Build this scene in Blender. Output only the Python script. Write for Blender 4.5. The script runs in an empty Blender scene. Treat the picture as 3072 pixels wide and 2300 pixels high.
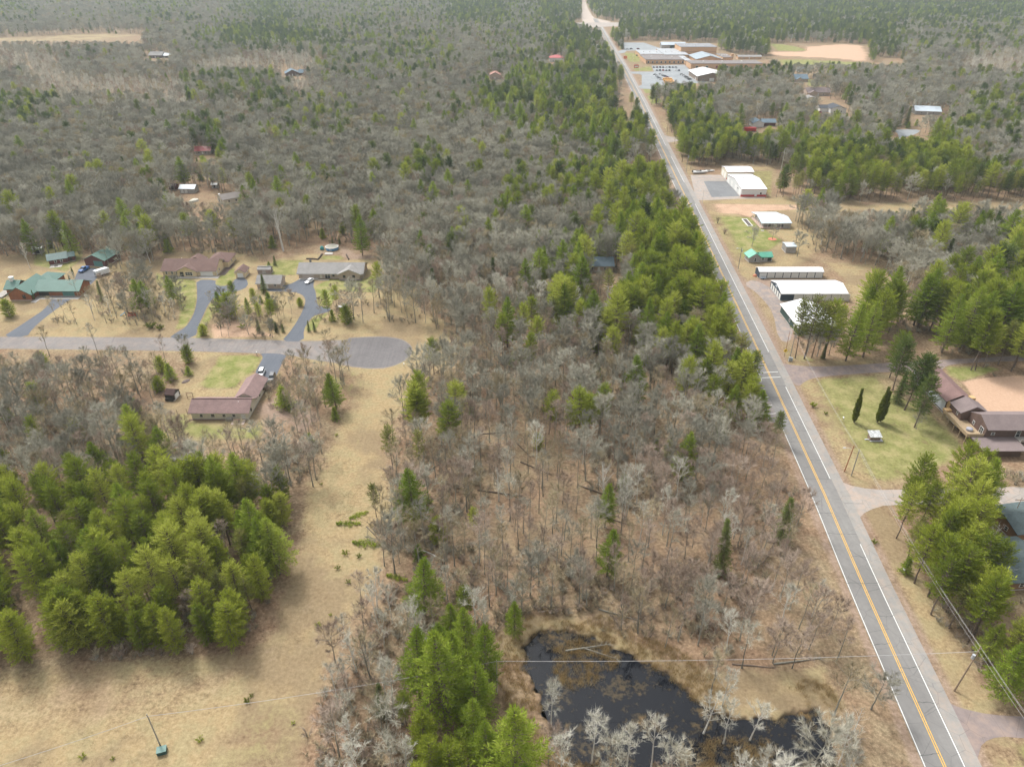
import bpy, math, random
import numpy as np
from mathutils import Vector, Matrix
R = math.radians
rng = random.Random(7)
sc = bpy.context.scene
# ------------------------------------------------ camera, sky, sun, exposure
CAMH = 118.0; TH = R(31.3); FPX = 2129.0; CX, CY = 1536.0, 1150.0
cam = bpy.data.cameras.new('camera'); cam.sensor_width = 36; cam.lens = FPX/3072*36
cam.clip_start = 1; cam.clip_end = 12000
co = bpy.data.objects.new('camera', cam); sc.collection.objects.link(co)
co.location = (0, 0, CAMH); co.rotation_euler = (math.pi/2-TH, 0, 0); sc.camera = co
SUN_EL, SUN_AZ = R(52), R(-38)          # azimuth from +Y towards +X
w = bpy.data.worlds.new('World'); sc.world = w; w.use_nodes = True
nt = w.node_tree; nt.nodes.clear()
sky = nt.nodes.new('ShaderNodeTexSky'); sky.sky_type = 'NISHITA'; sky.sun_disc = False
sky.sun_elevation = SUN_EL; sky.sun_rotation = SUN_AZ; sky.dust_density = 4.0; sky.air_density = 1.0
hs = nt.nodes.new('ShaderNodeHueSaturation'); hs.inputs['Saturation'].default_value = 0.14
bg = nt.nodes.new('ShaderNodeBackground'); bg.inputs[1].default_value = 0.15
wo = nt.nodes.new('ShaderNodeOutputWorld')
nt.links.new(sky.outputs[0], hs.inputs['Color']); nt.links.new(hs.outputs[0], bg.inputs[0]); nt.links.new(bg.outputs[0], wo.inputs[0])
sl = bpy.data.lights.new('sun', 'SUN'); sl.energy = 1.5; sl.angle = R(11); sl.color = (1, .96, .9)
so = bpy.data.objects.new('sun', sl); sc.collection.objects.link(so)
sd_ = Vector((math.sin(SUN_AZ)*math.cos(SUN_EL), math.cos(SUN_AZ)*math.cos(SUN_EL), math.sin(SUN_EL)))
so.rotation_euler = sd_.to_track_quat('Z', 'Y').to_euler(); so.location = (0, 0, 300)
sc.view_settings.view_transform = 'Standard'; sc.view_settings.look = 'None'
sc.view_settings.exposure = 1.02; sc.view_settings.gamma = 1
# ------------------------------------------------ picture point -> ground point
CR = dict(A1=(0,0,.4973),A2=(1000,0,.4973),A3=(1972,0,.4973),A4=(0,740,.4973),A5=(1000,740,.4973),A6=(1972,740,.4973),A7=(0,1480,.4973),A8=(1000,1480,.4973),A9=(1972,1480,.4973),B1=(1700,0,.3165),B2=(2000,450,.3165),B3=(0,650,.3165),C1=(0,700,.18116),C2=(440,700,.18116),C3=(780,700,.18116),C4=(460,1040,.19928),C5=(2640,1080,.19565),D1=(1860,90,.217),D2=(2240,160,.2984),D3=(2080,480,.14493),D4=(2220,820,.19022),D5=(500,500,.13562),D6=(2780,1500,.18114),S=(0,0,1),P=(0,0,1.3888))
sT, cT = math.sin(TH), math.cos(TH)
def G(k, u, v, z=0.0):
    a, b, s = CR[k]; dx = (a+s*u-CX)/FPX; dy = (b+s*v-CY)/FPX
    t = (CAMH-z)/(sT+dy*cT)
    return (dx*t, (cT-dy*sT)*t)
def GP(k, pts, z=0.0): return [G(k, u, v, z) for u, v in pts]
def pj(X, Y, Z=0.0):
    d = CAMH-Z; zc = Y*cT+d*sT
    return CX+FPX*X/zc, CY+FPX*(d*cT-Y*sT)/zc, zc
# ------------------------------------------------ object helpers
COL = sc.collection
def tag(o, label=None, cat=None, group=None, kind=None):
    if label: o['label'] = label
    if cat: o['category'] = cat
    if group: o['group'] = group
    if kind: o['kind'] = kind
    return o
def empty(name, loc=(0,0,0), rz=0, label=None, cat=None, group=None):
    o = bpy.data.objects.new(name, None); COL.objects.link(o); o.location = loc; o.rotation_euler = (0,0,rz)
    o.empty_display_size = .5
    return tag(o, label, cat, group)
class MB:
    def __init__(s): s.v = []; s.f = []; s.m = []
    def poly(s, pts, m=0):
        n = len(s.v); s.v += [tuple(p) for p in pts]; s.f.append(tuple(range(n, n+len(pts)))); s.m.append(m)
    def box(s, x0, y0, z0, x1, y1, z1, m=0):
        n = len(s.v)
        s.v += [(x0,y0,z0),(x1,y0,z0),(x1,y1,z0),(x0,y1,z0),(x0,y0,z1),(x1,y0,z1),(x1,y1,z1),(x0,y1,z1)]
        for f in ((0,3,2,1),(4,5,6,7),(0,1,5,4),(1,2,6,5),(2,3,7,6),(3,0,4,7)): s.f.append(tuple(n+i for i in f)); s.m.append(m)
    def loft(s, loops, m=0, caps=True):
        n = len(s.v); k = len(loops[0])
        for lp in loops: s.v += [tuple(p) for p in lp]
        for i in range(len(loops)-1):
            for j in range(k):
                a = n+i*k+j; b = n+i*k+(j+1) % k; s.f.append((a, b, b+k, a+k)); s.m.append(m)
        if caps:
            s.f.append(tuple(n+j for j in range(k-1, -1, -1))); s.m.append(m)
            s.f.append(tuple(n+(len(loops)-1)*k+j for j in range(k))); s.m.append(m)
    def tube(s, pts, rs, n=6, m=0, caps=True):
        loops = []
        for i, p in enumerate(pts):
            p = Vector(p); d = Vector(pts[min(i+1, len(pts)-1)])-Vector(pts[max(i-1, 0)])
            if d.length < 1e-6: d = Vector((0,0,1))
            d.normalize(); a = d.orthogonal() if abs(d.z) < .9 else Vector((1,0,0))-d*d.x
            a.normalize(); b = d.cross(a); r = rs[i] if hasattr(rs, '__len__') else rs
            loops.append([p+a*r*math.cos(2*math.pi*j/n)+b*r*math.sin(2*math.pi*j/n) for j in range(n)])
        s.loft(loops, m, caps)
    def mesh(s, name, mats):
        me = bpy.data.meshes.new(name); me.from_pydata(s.v, [], s.f)
        for m in mats: me.materials.append(m)
        if len(mats) > 1: me.polygons.foreach_set('material_index', s.m)
        me.update(); return me
    def build(s, name, mat, parent=None):
        mats = mat if isinstance(mat, (list, tuple)) else [mat]
        o = bpy.data.objects.new(name, s.mesh(name, mats)); COL.objects.link(o)
        if parent: o.parent = parent
        return o
# ------------------------------------------------ materials
def nmat(name):
    m = bpy.data.materials.new(name); m.use_nodes = True; t = m.node_tree; t.nodes.clear()
    o = t.nodes.new('ShaderNodeOutputMaterial'); b = t.nodes.new('ShaderNodeBsdfPrincipled')
    t.links.new(b.outputs[0], o.inputs[0]); return m, t, b
def N(t, ty, **kw):
    n = t.nodes.new(ty)
    for k, v in kw.items():
        if k.startswith('i_'):
            kk = k[2:]; n.inputs[int(kk) if kk.isdigit() else kk].default_value = v
        else: setattr(n, k, v)
    return n
def ramp(t, fac, stops, interp='LINEAR'):
    r = N(t, 'ShaderNodeValToRGB'); e = r.color_ramp.elements; r.color_ramp.interpolation = interp
    while len(e) < len(stops): e.new(.5)
    for i, (p, c) in enumerate(stops): e[i].position = p; e[i].color = (c[0], c[1], c[2], 1) if hasattr(c, '__len__') else (c, c, c, 1)
    t.links.new(fac, r.inputs[0]); return r.outputs[0]
def mixc(t, fac, a, b, mode='MIX'):
    n = N(t, 'ShaderNodeMix', data_type='RGBA', blend_type=mode)
    for sck, val in ((n.inputs[0], fac), (n.inputs[6], a), (n.inputs[7], b)):
        if hasattr(val, 'is_linked') or hasattr(val, 'links'): t.links.new(val, sck)
        elif hasattr(val, '__len__'): sck.default_value = (val[0], val[1], val[2], 1)
        else: sck.default_value = val
    return n.outputs[2]
def math_(t, op, a, b=None, c=None, clamp=False):
    n = N(t, 'ShaderNodeMath', operation=op, use_clamp=clamp)
    for i, v in enumerate((a, b, c)):
        if v is None: continue
        if hasattr(v, 'links'): t.links.new(v, n.inputs[i])
        else: n.inputs[i].default_value = v
    return n.outputs[0]
def noise(t, vec, scale, detail=3, rough=.55, out='Fac'):
    n = N(t, 'ShaderNodeTexNoise'); n.inputs['Scale'].default_value = scale; n.inputs['Detail'].default_value = detail
    n.inputs['Roughness'].default_value = rough
    if vec is not None: t.links.new(vec, n.inputs['Vector'])
    return n.outputs[out]
def wpos(t, sx=1, sy=1, sz=1):
    g = N(t, 'ShaderNodeNewGeometry').outputs['Position']
    if (sx, sy, sz) == (1,1,1): return g
    m = N(t, 'ShaderNodeMapping'); m.inputs['Scale'].default_value = (sx, sy, sz); t.links.new(g, m.inputs[0]); return m.outputs[0]
def bump(t, b, h, strength=.3, dist=.05):
    n = N(t, 'ShaderNodeBump'); n.inputs['Strength'].default_value = strength; n.inputs['Distance'].default_value = dist
    t.links.new(h, n.inputs['Height']); t.links.new(n.outputs[0], b.inputs['Normal'])
MC = {}
def M(name, col, rough=.7, var=.12, scale=1.2, spec=.3, metal=0, streak=False, bumps=0):
    if name in MC: return MC[name]
    m, t, b = nmat(name)
    v = wpos(t, 1, 1, .25 if streak else 1)
    n1 = noise(t, v, scale, 4); n2 = noise(t, v, scale*9, 2)
    f = math_(t, 'ADD', math_(t, 'MULTIPLY', n1, .7), math_(t, 'MULTIPLY', n2, .3))
    lo = [c*(1-var) for c in col]; hi = [min(1, c*(1+var)) for c in col]
    t.links.new(ramp(t, f, [(.3, lo), (.7, hi)]), b.inputs['Base Color'])
    b.inputs['Roughness'].default_value = rough; b.inputs['Metallic'].default_value = metal
    b.inputs['Specular IOR Level'].default_value = spec
    if bumps: bump(t, b, n2, bumps, .03)
    MC[name] = m; return m
def Mroof(name, col, kind='shingle', var=.16):
    if name in MC: return MC[name]
    m, t, b = nmat(name); tc = N(t, 'ShaderNodeTexCoord').outputs['Object']
    n1 = noise(t, tc, .35, 4, .65); n2 = noise(t, tc, 3.5, 2)
    f = math_(t, 'ADD', math_(t, 'MULTIPLY', n1, .6), math_(t, 'MULTIPLY', n2, .4))
    c = ramp(t, f, [(.32, [x*(1-var) for x in col]), (.68, [x*(1+var) for x in col])])
    if kind == 'shingle':
        br = N(t, 'ShaderNodeTexBrick'); br.inputs['Scale'].default_value = 1.0
        br.inputs['Brick Width'].default_value = .9; br.inputs['Row Height'].default_value = .3; br.inputs['Mortar Size'].default_value = .02
        br.inputs['Color1'].default_value = (1,1,1,1); br.inputs['Color2'].default_value = (.8,.8,.8,1); br.inputs['Mortar'].default_value = (.6,.6,.6,1)
        t.links.new(tc, br.inputs['Vector']); c = mixc(t, .55, c, mixc(t, 1.0, c, br.outputs['Color'], 'MULTIPLY'))
        b.inputs['Roughness'].default_value = .9; b.inputs['Specular IOR Level'].default_value = .15
    else:
        wv = N(t, 'ShaderNodeTexWave', bands_direction='X' if kind != 'ribY' else 'Y'); wv.inputs['Scale'].default_value = .55; wv.inputs['Distortion'].default_value = 0
        t.links.new(tc, wv.inputs['Vector']); l = ramp(t, wv.outputs['Fac'], [(.0, .82), (.1, 1), (1, 1)])
        c = mixc(t, 1.0, c, l, 'MULTIPLY'); b.inputs['Roughness'].default_value = .45; b.inputs['Specular IOR Level'].default_value = .4
        bump(t, b, wv.outputs['Fac'], .3, .04)
    t.links.new(c, b.inputs['Base Color']); MC[name] = m; return m
def Mwall(name, col, pitch=.2, axis='Z', var=.08, dark=.8):
    if name in MC: return MC[name]
    m, t, b = nmat(name); tc = N(t, 'ShaderNodeTexCoord').outputs['Object']
    wv = N(t, 'ShaderNodeTexWave', bands_direction=axis, wave_profile='SAW'); wv.inputs['Scale'].default_value = .314/pitch
    wv.inputs['Distortion'].default_value = 0; t.links.new(tc, wv.inputs['Vector'])
    n1 = noise(t, tc, .8, 4)
    c = ramp(t, n1, [(.3, [x*(1-var) for x in col]), (.7, [x*(1+var) for x in col])])
    c = mixc(t, 1.0, c, ramp(t, wv.outputs['Fac'], [(.0, dark), (.14, 1), (1, 1)]), 'MULTIPLY')
    t.links.new(c, b.inputs['Base Color']); b.inputs['Roughness'].default_value = .75; b.inputs['Specular IOR Level'].default_value = .25
    bump(t, b, wv.outputs['Fac'], .3, .03); MC[name] = m; return m
def Mglass(name='window_glass', col=(.02,.025,.03)):
    if name in MC: return MC[name]
    m, t, b = nmat(name); b.inputs['Base Color'].default_value = (*col, 1); b.inputs['Roughness'].default_value = .08
    b.inputs['Specular IOR Level'].default_value = .8; MC[name] = m; return m
def Mpaint(name, col, rough=.28, spec=.6, coat=.4, metal=0):
    if name in MC: return MC[name]
    m, t, b = nmat(name); n1 = noise(t, wpos(t), 3, 3)
    t.links.new(ramp(t, n1, [(.3, [x*.9 for x in col]), (.7, [min(1, x*1.05) for x in col])]), b.inputs['Base Color'])
    b.inputs['Roughness'].default_value = rough; b.inputs['Specular IOR Level'].default_value = spec
    b.inputs['Coat Weight'].default_value = coat; b.inputs['Metallic'].default_value = metal; MC[name] = m; return m
def Mtree(name, cols, scale=.6, rnd=.5, rough=.85, trans=False, spec=.1):
    """bark, twigs or needles: hue varies over the crown in clumps and from tree to tree"""
    m, t, b = nmat(name); tc = N(t, 'ShaderNodeTexCoord').outputs['Object']
    oi = N(t, 'ShaderNodeObjectInfo').outputs['Random']
    n1 = noise(t, tc, scale, 3, .6); n2 = noise(t, wpos(t), .02, 2)
    f = math_(t, 'ADD', math_(t, 'MULTIPLY', n1, 1-rnd), math_(t, 'MULTIPLY', math_(t, 'ADD', math_(t, 'MULTIPLY', oi, .6), math_(t, 'MULTIPLY', n2, .5)), rnd))
    k = len(cols); t.links.new(ramp(t, f, [(.22+.5*i/(k-1), c) for i, c in enumerate(cols)]), b.inputs['Base Color'])
    b.inputs['Roughness'].default_value = rough; b.inputs['Specular IOR Level'].default_value = spec
    if trans:
        c = b.inputs['Base Color'].links[0].from_socket; tr = N(t, 'ShaderNodeBsdfTranslucent'); t.links.new(c, tr.inputs[0])
        mx = N(t, 'ShaderNodeMixShader'); mx.inputs[0].default_value = .38; t.links.new(b.outputs[0], mx.inputs[1]); t.links.new(tr.outputs[0], mx.inputs[2])
        t.links.new(mx.outputs[0], [n for n in t.nodes if n.type == 'OUTPUT_MATERIAL'][0].inputs[0])
    return m
# ================================================ SETTING: ground, water, roads
def sdf(P, poly):
    """signed distance of points P to polygon, positive inside"""
    px, py = P[:, 0], P[:, 1]; d = np.full(len(P), 1e18); ins = np.zeros(len(P), bool); n = len(poly)
    for i in range(n):
        ax, ay = poly[i]; bx, by = poly[(i+1) % n]; ex, ey = bx-ax, by-ay
        wx, wy = px-ax, py-ay; t = np.clip((wx*ex+wy*ey)/(ex*ex+ey*ey+1e-12), 0, 1)
        dx, dy = wx-ex*t, wy-ey*t; d = np.minimum(d, dx*dx+dy*dy)
        c = (ay > py) != (by > py)
        if ey: ins ^= c & (px < ax+(py-ay)*ex/ey)
    d = np.sqrt(d); return np.where(ins, d, -d)
def sdfb(P, poly, pad):
    a = np.array(poly); lo = a.min(0)-pad; hi = a.max(0)+pad
    k = np.where((P[:,0] > lo[0]) & (P[:,0] < hi[0]) & (P[:,1] > lo[1]) & (P[:,1] < hi[1]))[0]
    out = np.full(len(P), -1e3)
    if len(k): out[k] = sdf(P[k], poly)
    return out
# county road: centre line (the yellow one), metres
RC = [(60,-70),(73.4,69),(76.6,109),(79.6,140),(83.8,195.6),(86.2,228),(93.9,339),(97.2,387),(105.3,508),(118.1,690),(131.6,902),(147,1198),(160.4,1446),(170,1640)]
def road_x(Y):
    return float(np.interp(Y, [p[1] for p in RC], [p[0] for p in RC]))
def strip(o0, o1, y0, y1, step=8.0):
    L, Rr = [], []; n = max(1, int((y1-y0)/step))
    for i in range(n+1):
        Y = y0+(y1-y0)*i/n; x = road_x(Y); L.append((x+o0, Y)); Rr.append((x+o1, Y))
    return L, Rr
def strip_mesh(mb, o0, o1, y0, y1, z, step=8.0):
    L, Rr = strip(o0, o1, y0, y1, step); n = len(mb.v)
    for a, b in zip(L, Rr): mb.v += [(a[0], a[1], z), (b[0], b[1], z)]
    for i in range(len(L)-1): mb.f.append((n+2*i, n+2*i+1, n+2*i+3, n+2*i+2)); mb.m.append(0)
def smooth(poly, it=2):
    for _ in range(it):
        q = []
        for i in range(len(poly)):
            a, b = poly[i], poly[(i+1) % len(poly)]
            q += [(a[0]*.75+b[0]*.25, a[1]*.75+b[1]*.25), (a[0]*.25+b[0]*.75, a[1]*.25+b[1]*.75)]
        poly = q
    return poly
rl, rr = strip(-3.6, 6.2, -60, 1640, 30); ROAD = rl+rr[::-1]
STREET = GP('A4', [(-700,545),(200,543),(1020,548),(1180,550),(1700,565),(1870,571),(2212,556)])+GP('A5', [(60,552),(180,544),(300,541),(400,552),(455,580),(480,615),(470,655),(430,690),(360,722),(280,738),(150,731),(0,705)])+GP('A4', [(2110,712),(1900,684),(1740,652),(1550,641),(900,625),(-700,608)])
DRV1 = GP('B3', [(20,1140),(255,1140),(300,1070),(420,960),(600,830),(800,700),(905,600),(930,560),(945,490),(760,480),(735,520),(700,610),(690,670),(640,690),(490,715),(490,790),(420,880),(300,960),(150,1060)])
DRV2 = GP('C2', [(820,768),(1150,768),(1130,850),(1250,880),(1400,850),(1480,738),(1650,738),(1690,880),(1500,960),(1250,1020),(1100,1080),(1010,1190),(930,1370),(860,1520),(800,1740),(360,1740),(480,1650),(640,1560),(740,1420),(800,1280),(835,1100),(835,950)])
DRV3 = GP('C3', [(650,758),(900,758),(880,890),(920,960),(940,1130),(960,1190),(1010,1212),(1150,1210),(1180,1290),(1000,1330),(880,1370),(800,1460),(720,1600),(730,1790),(350,1790),(480,1650),(600,1480),(700,1300),(750,1150),(750,1080),(690,1010),(560,970),(280,965),(100,960),(100,880),(400,872),(560,815)])
DRV4 = GP('C4', [(1590,92),(2020,112),(1960,200),(1900,330),(1870,400),(1830,480),(1740,560),(1540,470),(1530,390),(1600,260),(1660,150)])
SIDE = GP('A6', [(728,680),(765,712),(1000,726),(1340,703),(1620,688),(1900,673),(2080,662),(2900,610),(2900,660),(2212,690),(2060,692),(1850,702),(1735,716),(1700,770),(1625,775),(1600,750),(1340,756),(1000,782),(900,802),(835,860)])
SIDE2 = GP('A6', [(1080,1405),(1200,1452),(1400,1470),(2400,1440),(2400,1556),(2100,1556),(1400,1550),(1260,1592),(1205,1650),(1190,1680)])
SIDE3 = GP('A9', [(1735,1235),(1780,1275),(1860,1300),(2000,1332),(2212,1345),(2700,1350),(2700,1490),(2212,1475),(2060,1462),(1960,1500),(1935,1580),(1925,1640)])
FIRE = GP('D3', [(-60,310),(560,310),(720,420),(960,740),(1500,765),(1480,800),(900,805),(300,832),(110,835),(60,830)])
FIRE2 = GP('D3', [(215,440),(715,440),(955,752),(378,772)])
SCH1 = GP('D1', [(60,578),(470,578),(435,495),(890,482),(965,555),(990,580),(2000,568),(2000,600),(1400,640),(1290,720),(1050,740),(860,790),(700,830),(290,815),(255,780),(300,760),(300,625),(250,610),(100,605)])
SCH2 = GP('D1', [(30,175),(330,178),(560,255),(600,290),(250,285),(90,290),(60,320),(-40,330),(-40,300),(60,270)])
HWY = GP('A2', [(1200,150),(1500,137),(1700,137),(2100,132),(2100,150),(1700,160),(1580,166),(1310,156),(1200,157)])
FRD = GP('B1', [(151,-60),(163,-60),(172,0),(200,80),(240,150),(262,172),(340,190),(420,207),(330,262),(150,205),(140,150),(146,80),(149,0)])
JUNC = GP('B1', [(930,1285),(1060,1310),(1300,1310),(1300,1345),(1060,1340),(930,1355)])
TRACK = GP('A6', [(580,195),(690,250),(740,325),(800,345),(775,385),(820,490),(800,580),(730,560),(700,400),(650,330),(590,270),(520,225)])
FARDRV = GP('D2', [(1480,775),(1560,765),(1760,770),(1700,815),(1600,840),(1520,870),(1530,820)])
POND = GP('A8', [(1160,900),(1180,850),(1250,812),(1390,810),(1480,832),(1620,880),(1800,970),(1980,1050),(2110,1140),(2170,1215),(2260,1290),(2420,1330)])+GP('A9', [(430,1340),(650,1355),(850,1312),(900,1285),(975,1290),(1040,1400),(1075,1500),(1090,1600),(1120,1660),(700,1690),(300,1650)])+GP('A8', [(1800,1660),(1480,1660),(1370,1560),(1300,1440),(1235,1270),(1230,1190),(1150,1090),(1130,1000)])
POND = smooth(POND, 3); POND = [(x+.45*math.sin(i*1.7)+.3*math.sin(i*.61+1), y+.4*math.sin(i*1.13+2)+.35*math.sin(i*2.3)) for i, (x, y) in enumerate(POND)]
# surface types: straw grass (0), green lawn (1), bare sand (2), gravel dirt (3), damp dark peat (4); feather in metres
SURF = [
 (0, 14, .8, GP('A1', [(-900,225),(0,232),(600,203),(700,207),(860,212),(600,242),(0,252),(-900,255)])),
 (0, 3, .95, GP('A4', [(-500,60),(190,50),(560,100),(960,80),(980,30),(1400,20),(1600,90),(1850,40),(2212,60),(2560,150),(2540,380),(2700,470),(2790,590),(2740,740),(2560,860),(2400,1000),(2300,1200),(2420,1660),(1850,1660),(1890,1450),(1960,1300),(2050,1050),(2120,900),(2100,740),(1700,660),(1560,645),(900,628),(-500,612)])),
 (0, 3, .9, GP('A4', [(1170,635),(1580,655),(1720,760),(1650,1000),(1560,1180),(1300,1200),(1050,1180),(850,1120),(860,1000),(1000,920),(1090,760),(1180,690)])),
 (0, 2.5, .97, GP('A7', [(-500,1110),(0,1085),(450,1050),(950,1000),(1500,955),(1680,830),(1700,640),(1830,250),(1860,-60),(2180,-60),(2260,200),(2320,300),(2300,450),(2180,700),(2020,900),(1950,1100),(1880,1300),(1800,1649),(1790,2100),(-500,2100)])),
 (0, 3, .8, GP('A6', [(1000,90),(1360,110),(1480,220),(1560,360),(1500,440),(1300,430),(1160,330),(1120,200)])),
 (0, 4, .85, GP('A3', [(230,1180),(660,1190),(1100,1170),(1280,1240),(1550,1215),(2100,1210),(2300,1230),(2300,1290),(1900,1275),(1500,1300),(1280,1310),(1100,1300),(1060,1420),(900,1600),(760,1640),(480,1700),(270,1290)])),
 (0, 3, .9, GP('A6', [(600,180),(430,60),(540,-20),(480,180),(560,180),(700,330),(760,480),(780,640),(1000,680),(1300,660),(1300,760),(1000,770),(860,800),(960,1150),(1100,1420),(1500,1440),(1900,1200),(1750,1000),(1600,960),(1440,900),(1400,770),(740,700),(560,400)])),
 (0, 2, .9, GP('A8', [(980,1000),(1080,820),(1180,730),(1420,740),(1700,830),(1950,970),(2230,1080)])),
 (0, 2, .9, GP('A9', [(0,1010),(250,1060),(620,1080),(1000,1050),(1120,1250),(1130,1500),(1160,1660),(1000,1660),(200,1480),(0,1300)])),
 (0, 3, .6, GP('A9', [(1200,80),(1420,60),(1500,350),(1700,700),(1900,1100),(2212,1250),(2212,1340),(1850,1290),(1740,1200),(1480,700)])),
 (0, 5, .7, GP('A9', [(2000,600),(2260,560),(2400,900),(2080,800)])),
 (0, 2.5, .8, GP('D3', [(1140,140),(1700,140),(1720,420),(1500,700),(1400,300)])),
 (1, 1.2, .8, GP('C2', [(150,640),(270,700),(820,775),(835,1100),(790,1290),(640,1540),(480,1600),(560,1300),(480,1050),(300,950),(150,780)])),
 (1, .8, .9, GP('C2', [(1110,860),(1190,720),(1450,560),(1480,735),(1400,850),(1250,870)])),
 (1, 1, .8, GP('C2', [(1040,1170),(1110,1090),(1150,1060),(1130,1300),(1000,1550),(900,1740),(805,1740),(880,1500)])),
 (1, 1.5, 1, GP('C3', [(890,890),(1000,830),(1160,760),(1720,760),(1850,700),(2050,780),(1900,980),(1300,960),(1180,1180),(1010,1205),(950,1190),(935,1000)])),
 (1, 1, .9, GP('C3', [(740,1560),(880,1370),(1150,1310),(1000,1450),(960,1560),(800,1640)])),
 (1, 2, .75, GP('C3', [(0,560),(60,690),(600,700),(620,560),(750,440),(1000,430),(1020,360),(1400,360),(1430,440),(300,440)])),
 (1, 2, .8, GP('C4', [(700,560),(900,300),(1000,130),(1500,120),(1640,150),(1540,380),(1380,440),(1250,630),(760,630)])),
 (1, 3, .75, GP('C4', [(100,1050),(500,1000),(560,1110),(1200,1200),(1500,1200),(1700,900),(1800,1100),(1600,1400),(700,1400),(200,1300)])),
 (1, 1.5, .7, GP('A1', [(200,1500),(500,1480),(500,1560),(400,1640),(200,1600)])),
 (1, 3, .68, GP('A6', [(880,800),(1320,770),(1400,870),(1620,960),(1850,1200),(1760,1310),(1400,1420),(1110,1380),(990,1150),(850,850)])),
 (1, 3, .95, GP('A3', [(300,1295),(560,1312),(700,1420),(760,1450),(690,1500),(560,1560),(470,1560),(390,1470),(310,1360)])),
 (1, 2, .55, GP('A3', [(560,1030),(700,1030),(690,1190),(560,1080)])),
 (1, 5, 1, GP('A3', [(675,262),(800,275),(905,303),(850,311),(730,308)])),
 (1, 5, 1, GP('A3', [(730,362),(900,362),(1250,378),(1440,432),(1380,452),(1280,405),(1000,395),(760,392)])),
 (1, 3, 1, GP('A3', [(900,480),(1010,478),(1015,520),(910,518)])),
 (1, 3, 1, GP('D1', [(60,320),(270,330),(275,440),(130,440)])),
 (1, 2, .8, GP('D1', [(190,520),(430,510),(455,575),(200,570)])),
 (1, 3, .9, GP('D1', [(300,820),(520,800),(560,870),(330,875)])),
 (1, 3, .9, GP('D1', [(355,915),(520,900),(600,1000),(430,1030)])),
 (1, 4, 1, GP('D1', [(0,205),(40,180),(30,260),(0,270)])),
 (1, 3, .7, GP('A9', [(2020,1500),(2212,1490),(2500,1480),(2500,1900),(2100,1900),(2000,1640)])),
 (1, 2, .8, GP('C5', [(1000,90),(1700,100),(1860,140),(1500,260),(1250,330),(1050,220)])),
 (1, 2, .6, GP('A6', [(725,600),(760,560),(850,650),(1000,690),(800,705),(740,680)])),
 (2, 6, 1, GP('A3', [(890,285),(1090,270),(1225,272),(1265,330),(1250,378),(1240,372),(1080,352),(1000,350),(700,335),(690,316),(900,312)])),
 (2, 3, .8, GP('D1', [(1360,600),(1560,600),(1900,640),(1880,760),(1700,740),(1600,680),(1400,660)])),
 (2, 2, 1, GP('C5', [(1260,340),(1500,290),(1750,260),(2400,230),(2400,930),(1690,900),(1500,690),(1330,420)])),
 (2, 2, .8, GP('A6', [(1310,290),(1400,285),(1450,340),(1480,400),(1360,380)])),
 (2, 2, .7, GP('A3', [(265,1228),(900,1236),(1100,1250),(900,1262),(620,1275),(560,1312),(480,1292),(268,1282)])),
 (2, 2, .6, GP('A4', [(1270,470),(1420,440),(1680,540),(1280,555)])),
 (2, 3, .6, GP('A9', [(1770,1500),(2000,1480),(2100,1900),(1950,1900)])),
 (2, 2, .8, GP('D6', [(1250,100),(1700,90),(1700,300),(1300,330)])),
 (3, 2, .9, GP('A6', [(480,175),(600,185),(700,200),(700,320),(790,340),(850,540),(790,600),(740,620),(725,680),(650,600),(540,380),(490,260)])),
 (3, 4, .8, GP('C4', [(1550,900),(1900,700),(2300,800),(2500,1100),(2250,1300),(1900,1100),(1700,1300)])),
 (3, 3, .6, GP('C3', [(950,300),(1300,300),(1400,200),(1600,330),(1900,350),(1900,440),(1430,440),(1300,360),(1030,360)])),
 (4, 1.0, .9, smooth(POND, 0)),
]
for a_ in ([(2128,760),(2105,900),(2100,1100),(2115,1400),(2120,1700)], [(2178,760),(2160,900),(2150,1100),(2160,1400),(2165,1700)]):
    SURF.append((1, .8, .5, GP('A4', a_+[(u+9, v) for u, v in a_[::-1]])))
for a_ in ([(1990,0),(1960,300),(1900,600),(1700,900),(1300,1080),(800,1180),(200,1250)], [(2050,0),(2010,320),(1950,640),(1740,950),(1320,1120),(820,1225),(200,1300)]):
    SURF.append((3, 1.4, .3, GP('A7', a_+[(u+22, v+10) for u, v in a_[::-1]])))
SURF += [(2, 5, .28, GP('A7', [(-300,1120),(400,1080),(1000,1060),(1500,1040),(1300,1300),(700,1420),(-300,1500)])), (1, 8, .32, GP('A7', [(1350,1420),(1600,1250),(1750,1200),(1800,1400),(1700,1700),(1300,1700)])), (4, 7, .22, GP('A7', [(640,1250),(900,1150),(960,1200),(860,1330),(680,1360)])), (4, 5, .18, GP('A7', [(300,1080),(900,1060),(1200,1030),(1100,1100),(500,1150)])), (1, 6, .5, GP('A4', [(1900,760),(2120,770),(2090,900),(1950,900)]))]
rl, rr = strip(-5.6, -3.3, 60, 1640, 30); SURF.append((3, 1.5, .75, rl+rr[::-1]))
rl, rr = strip(5.9, 8.6, 60, 1640, 30); SURF.append((3, 1.5, .8, rl+rr[::-1]))
rl, rr = strip(7.5, 14, 60, 600, 30); SURF.append((0, 2.5, .6, rl+rr[::-1]))
def axis(lo, hi, c0, c1, st, g):
    a = list(np.arange(c0, c1, st)); s = st; x = c1
    while x < hi: a.append(x); s *= g; x += s
    a.append(hi); s = st; x = c0-st; b = []
    while x > lo: b.append(x); s *= g; x -= s
    b.append(lo); return np.array(b[::-1]+a)
gx = axis(-5000, 5000, -205, 175, .95, 1.035); gy = axis(-400, 7500, 62, 420, .95, 1.018)
XX, YY = np.meshgrid(gx, gy); PT = np.stack([XX.ravel(), YY.ravel()], 1); nv = len(PT)
W = np.zeros((nv, 5))
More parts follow.
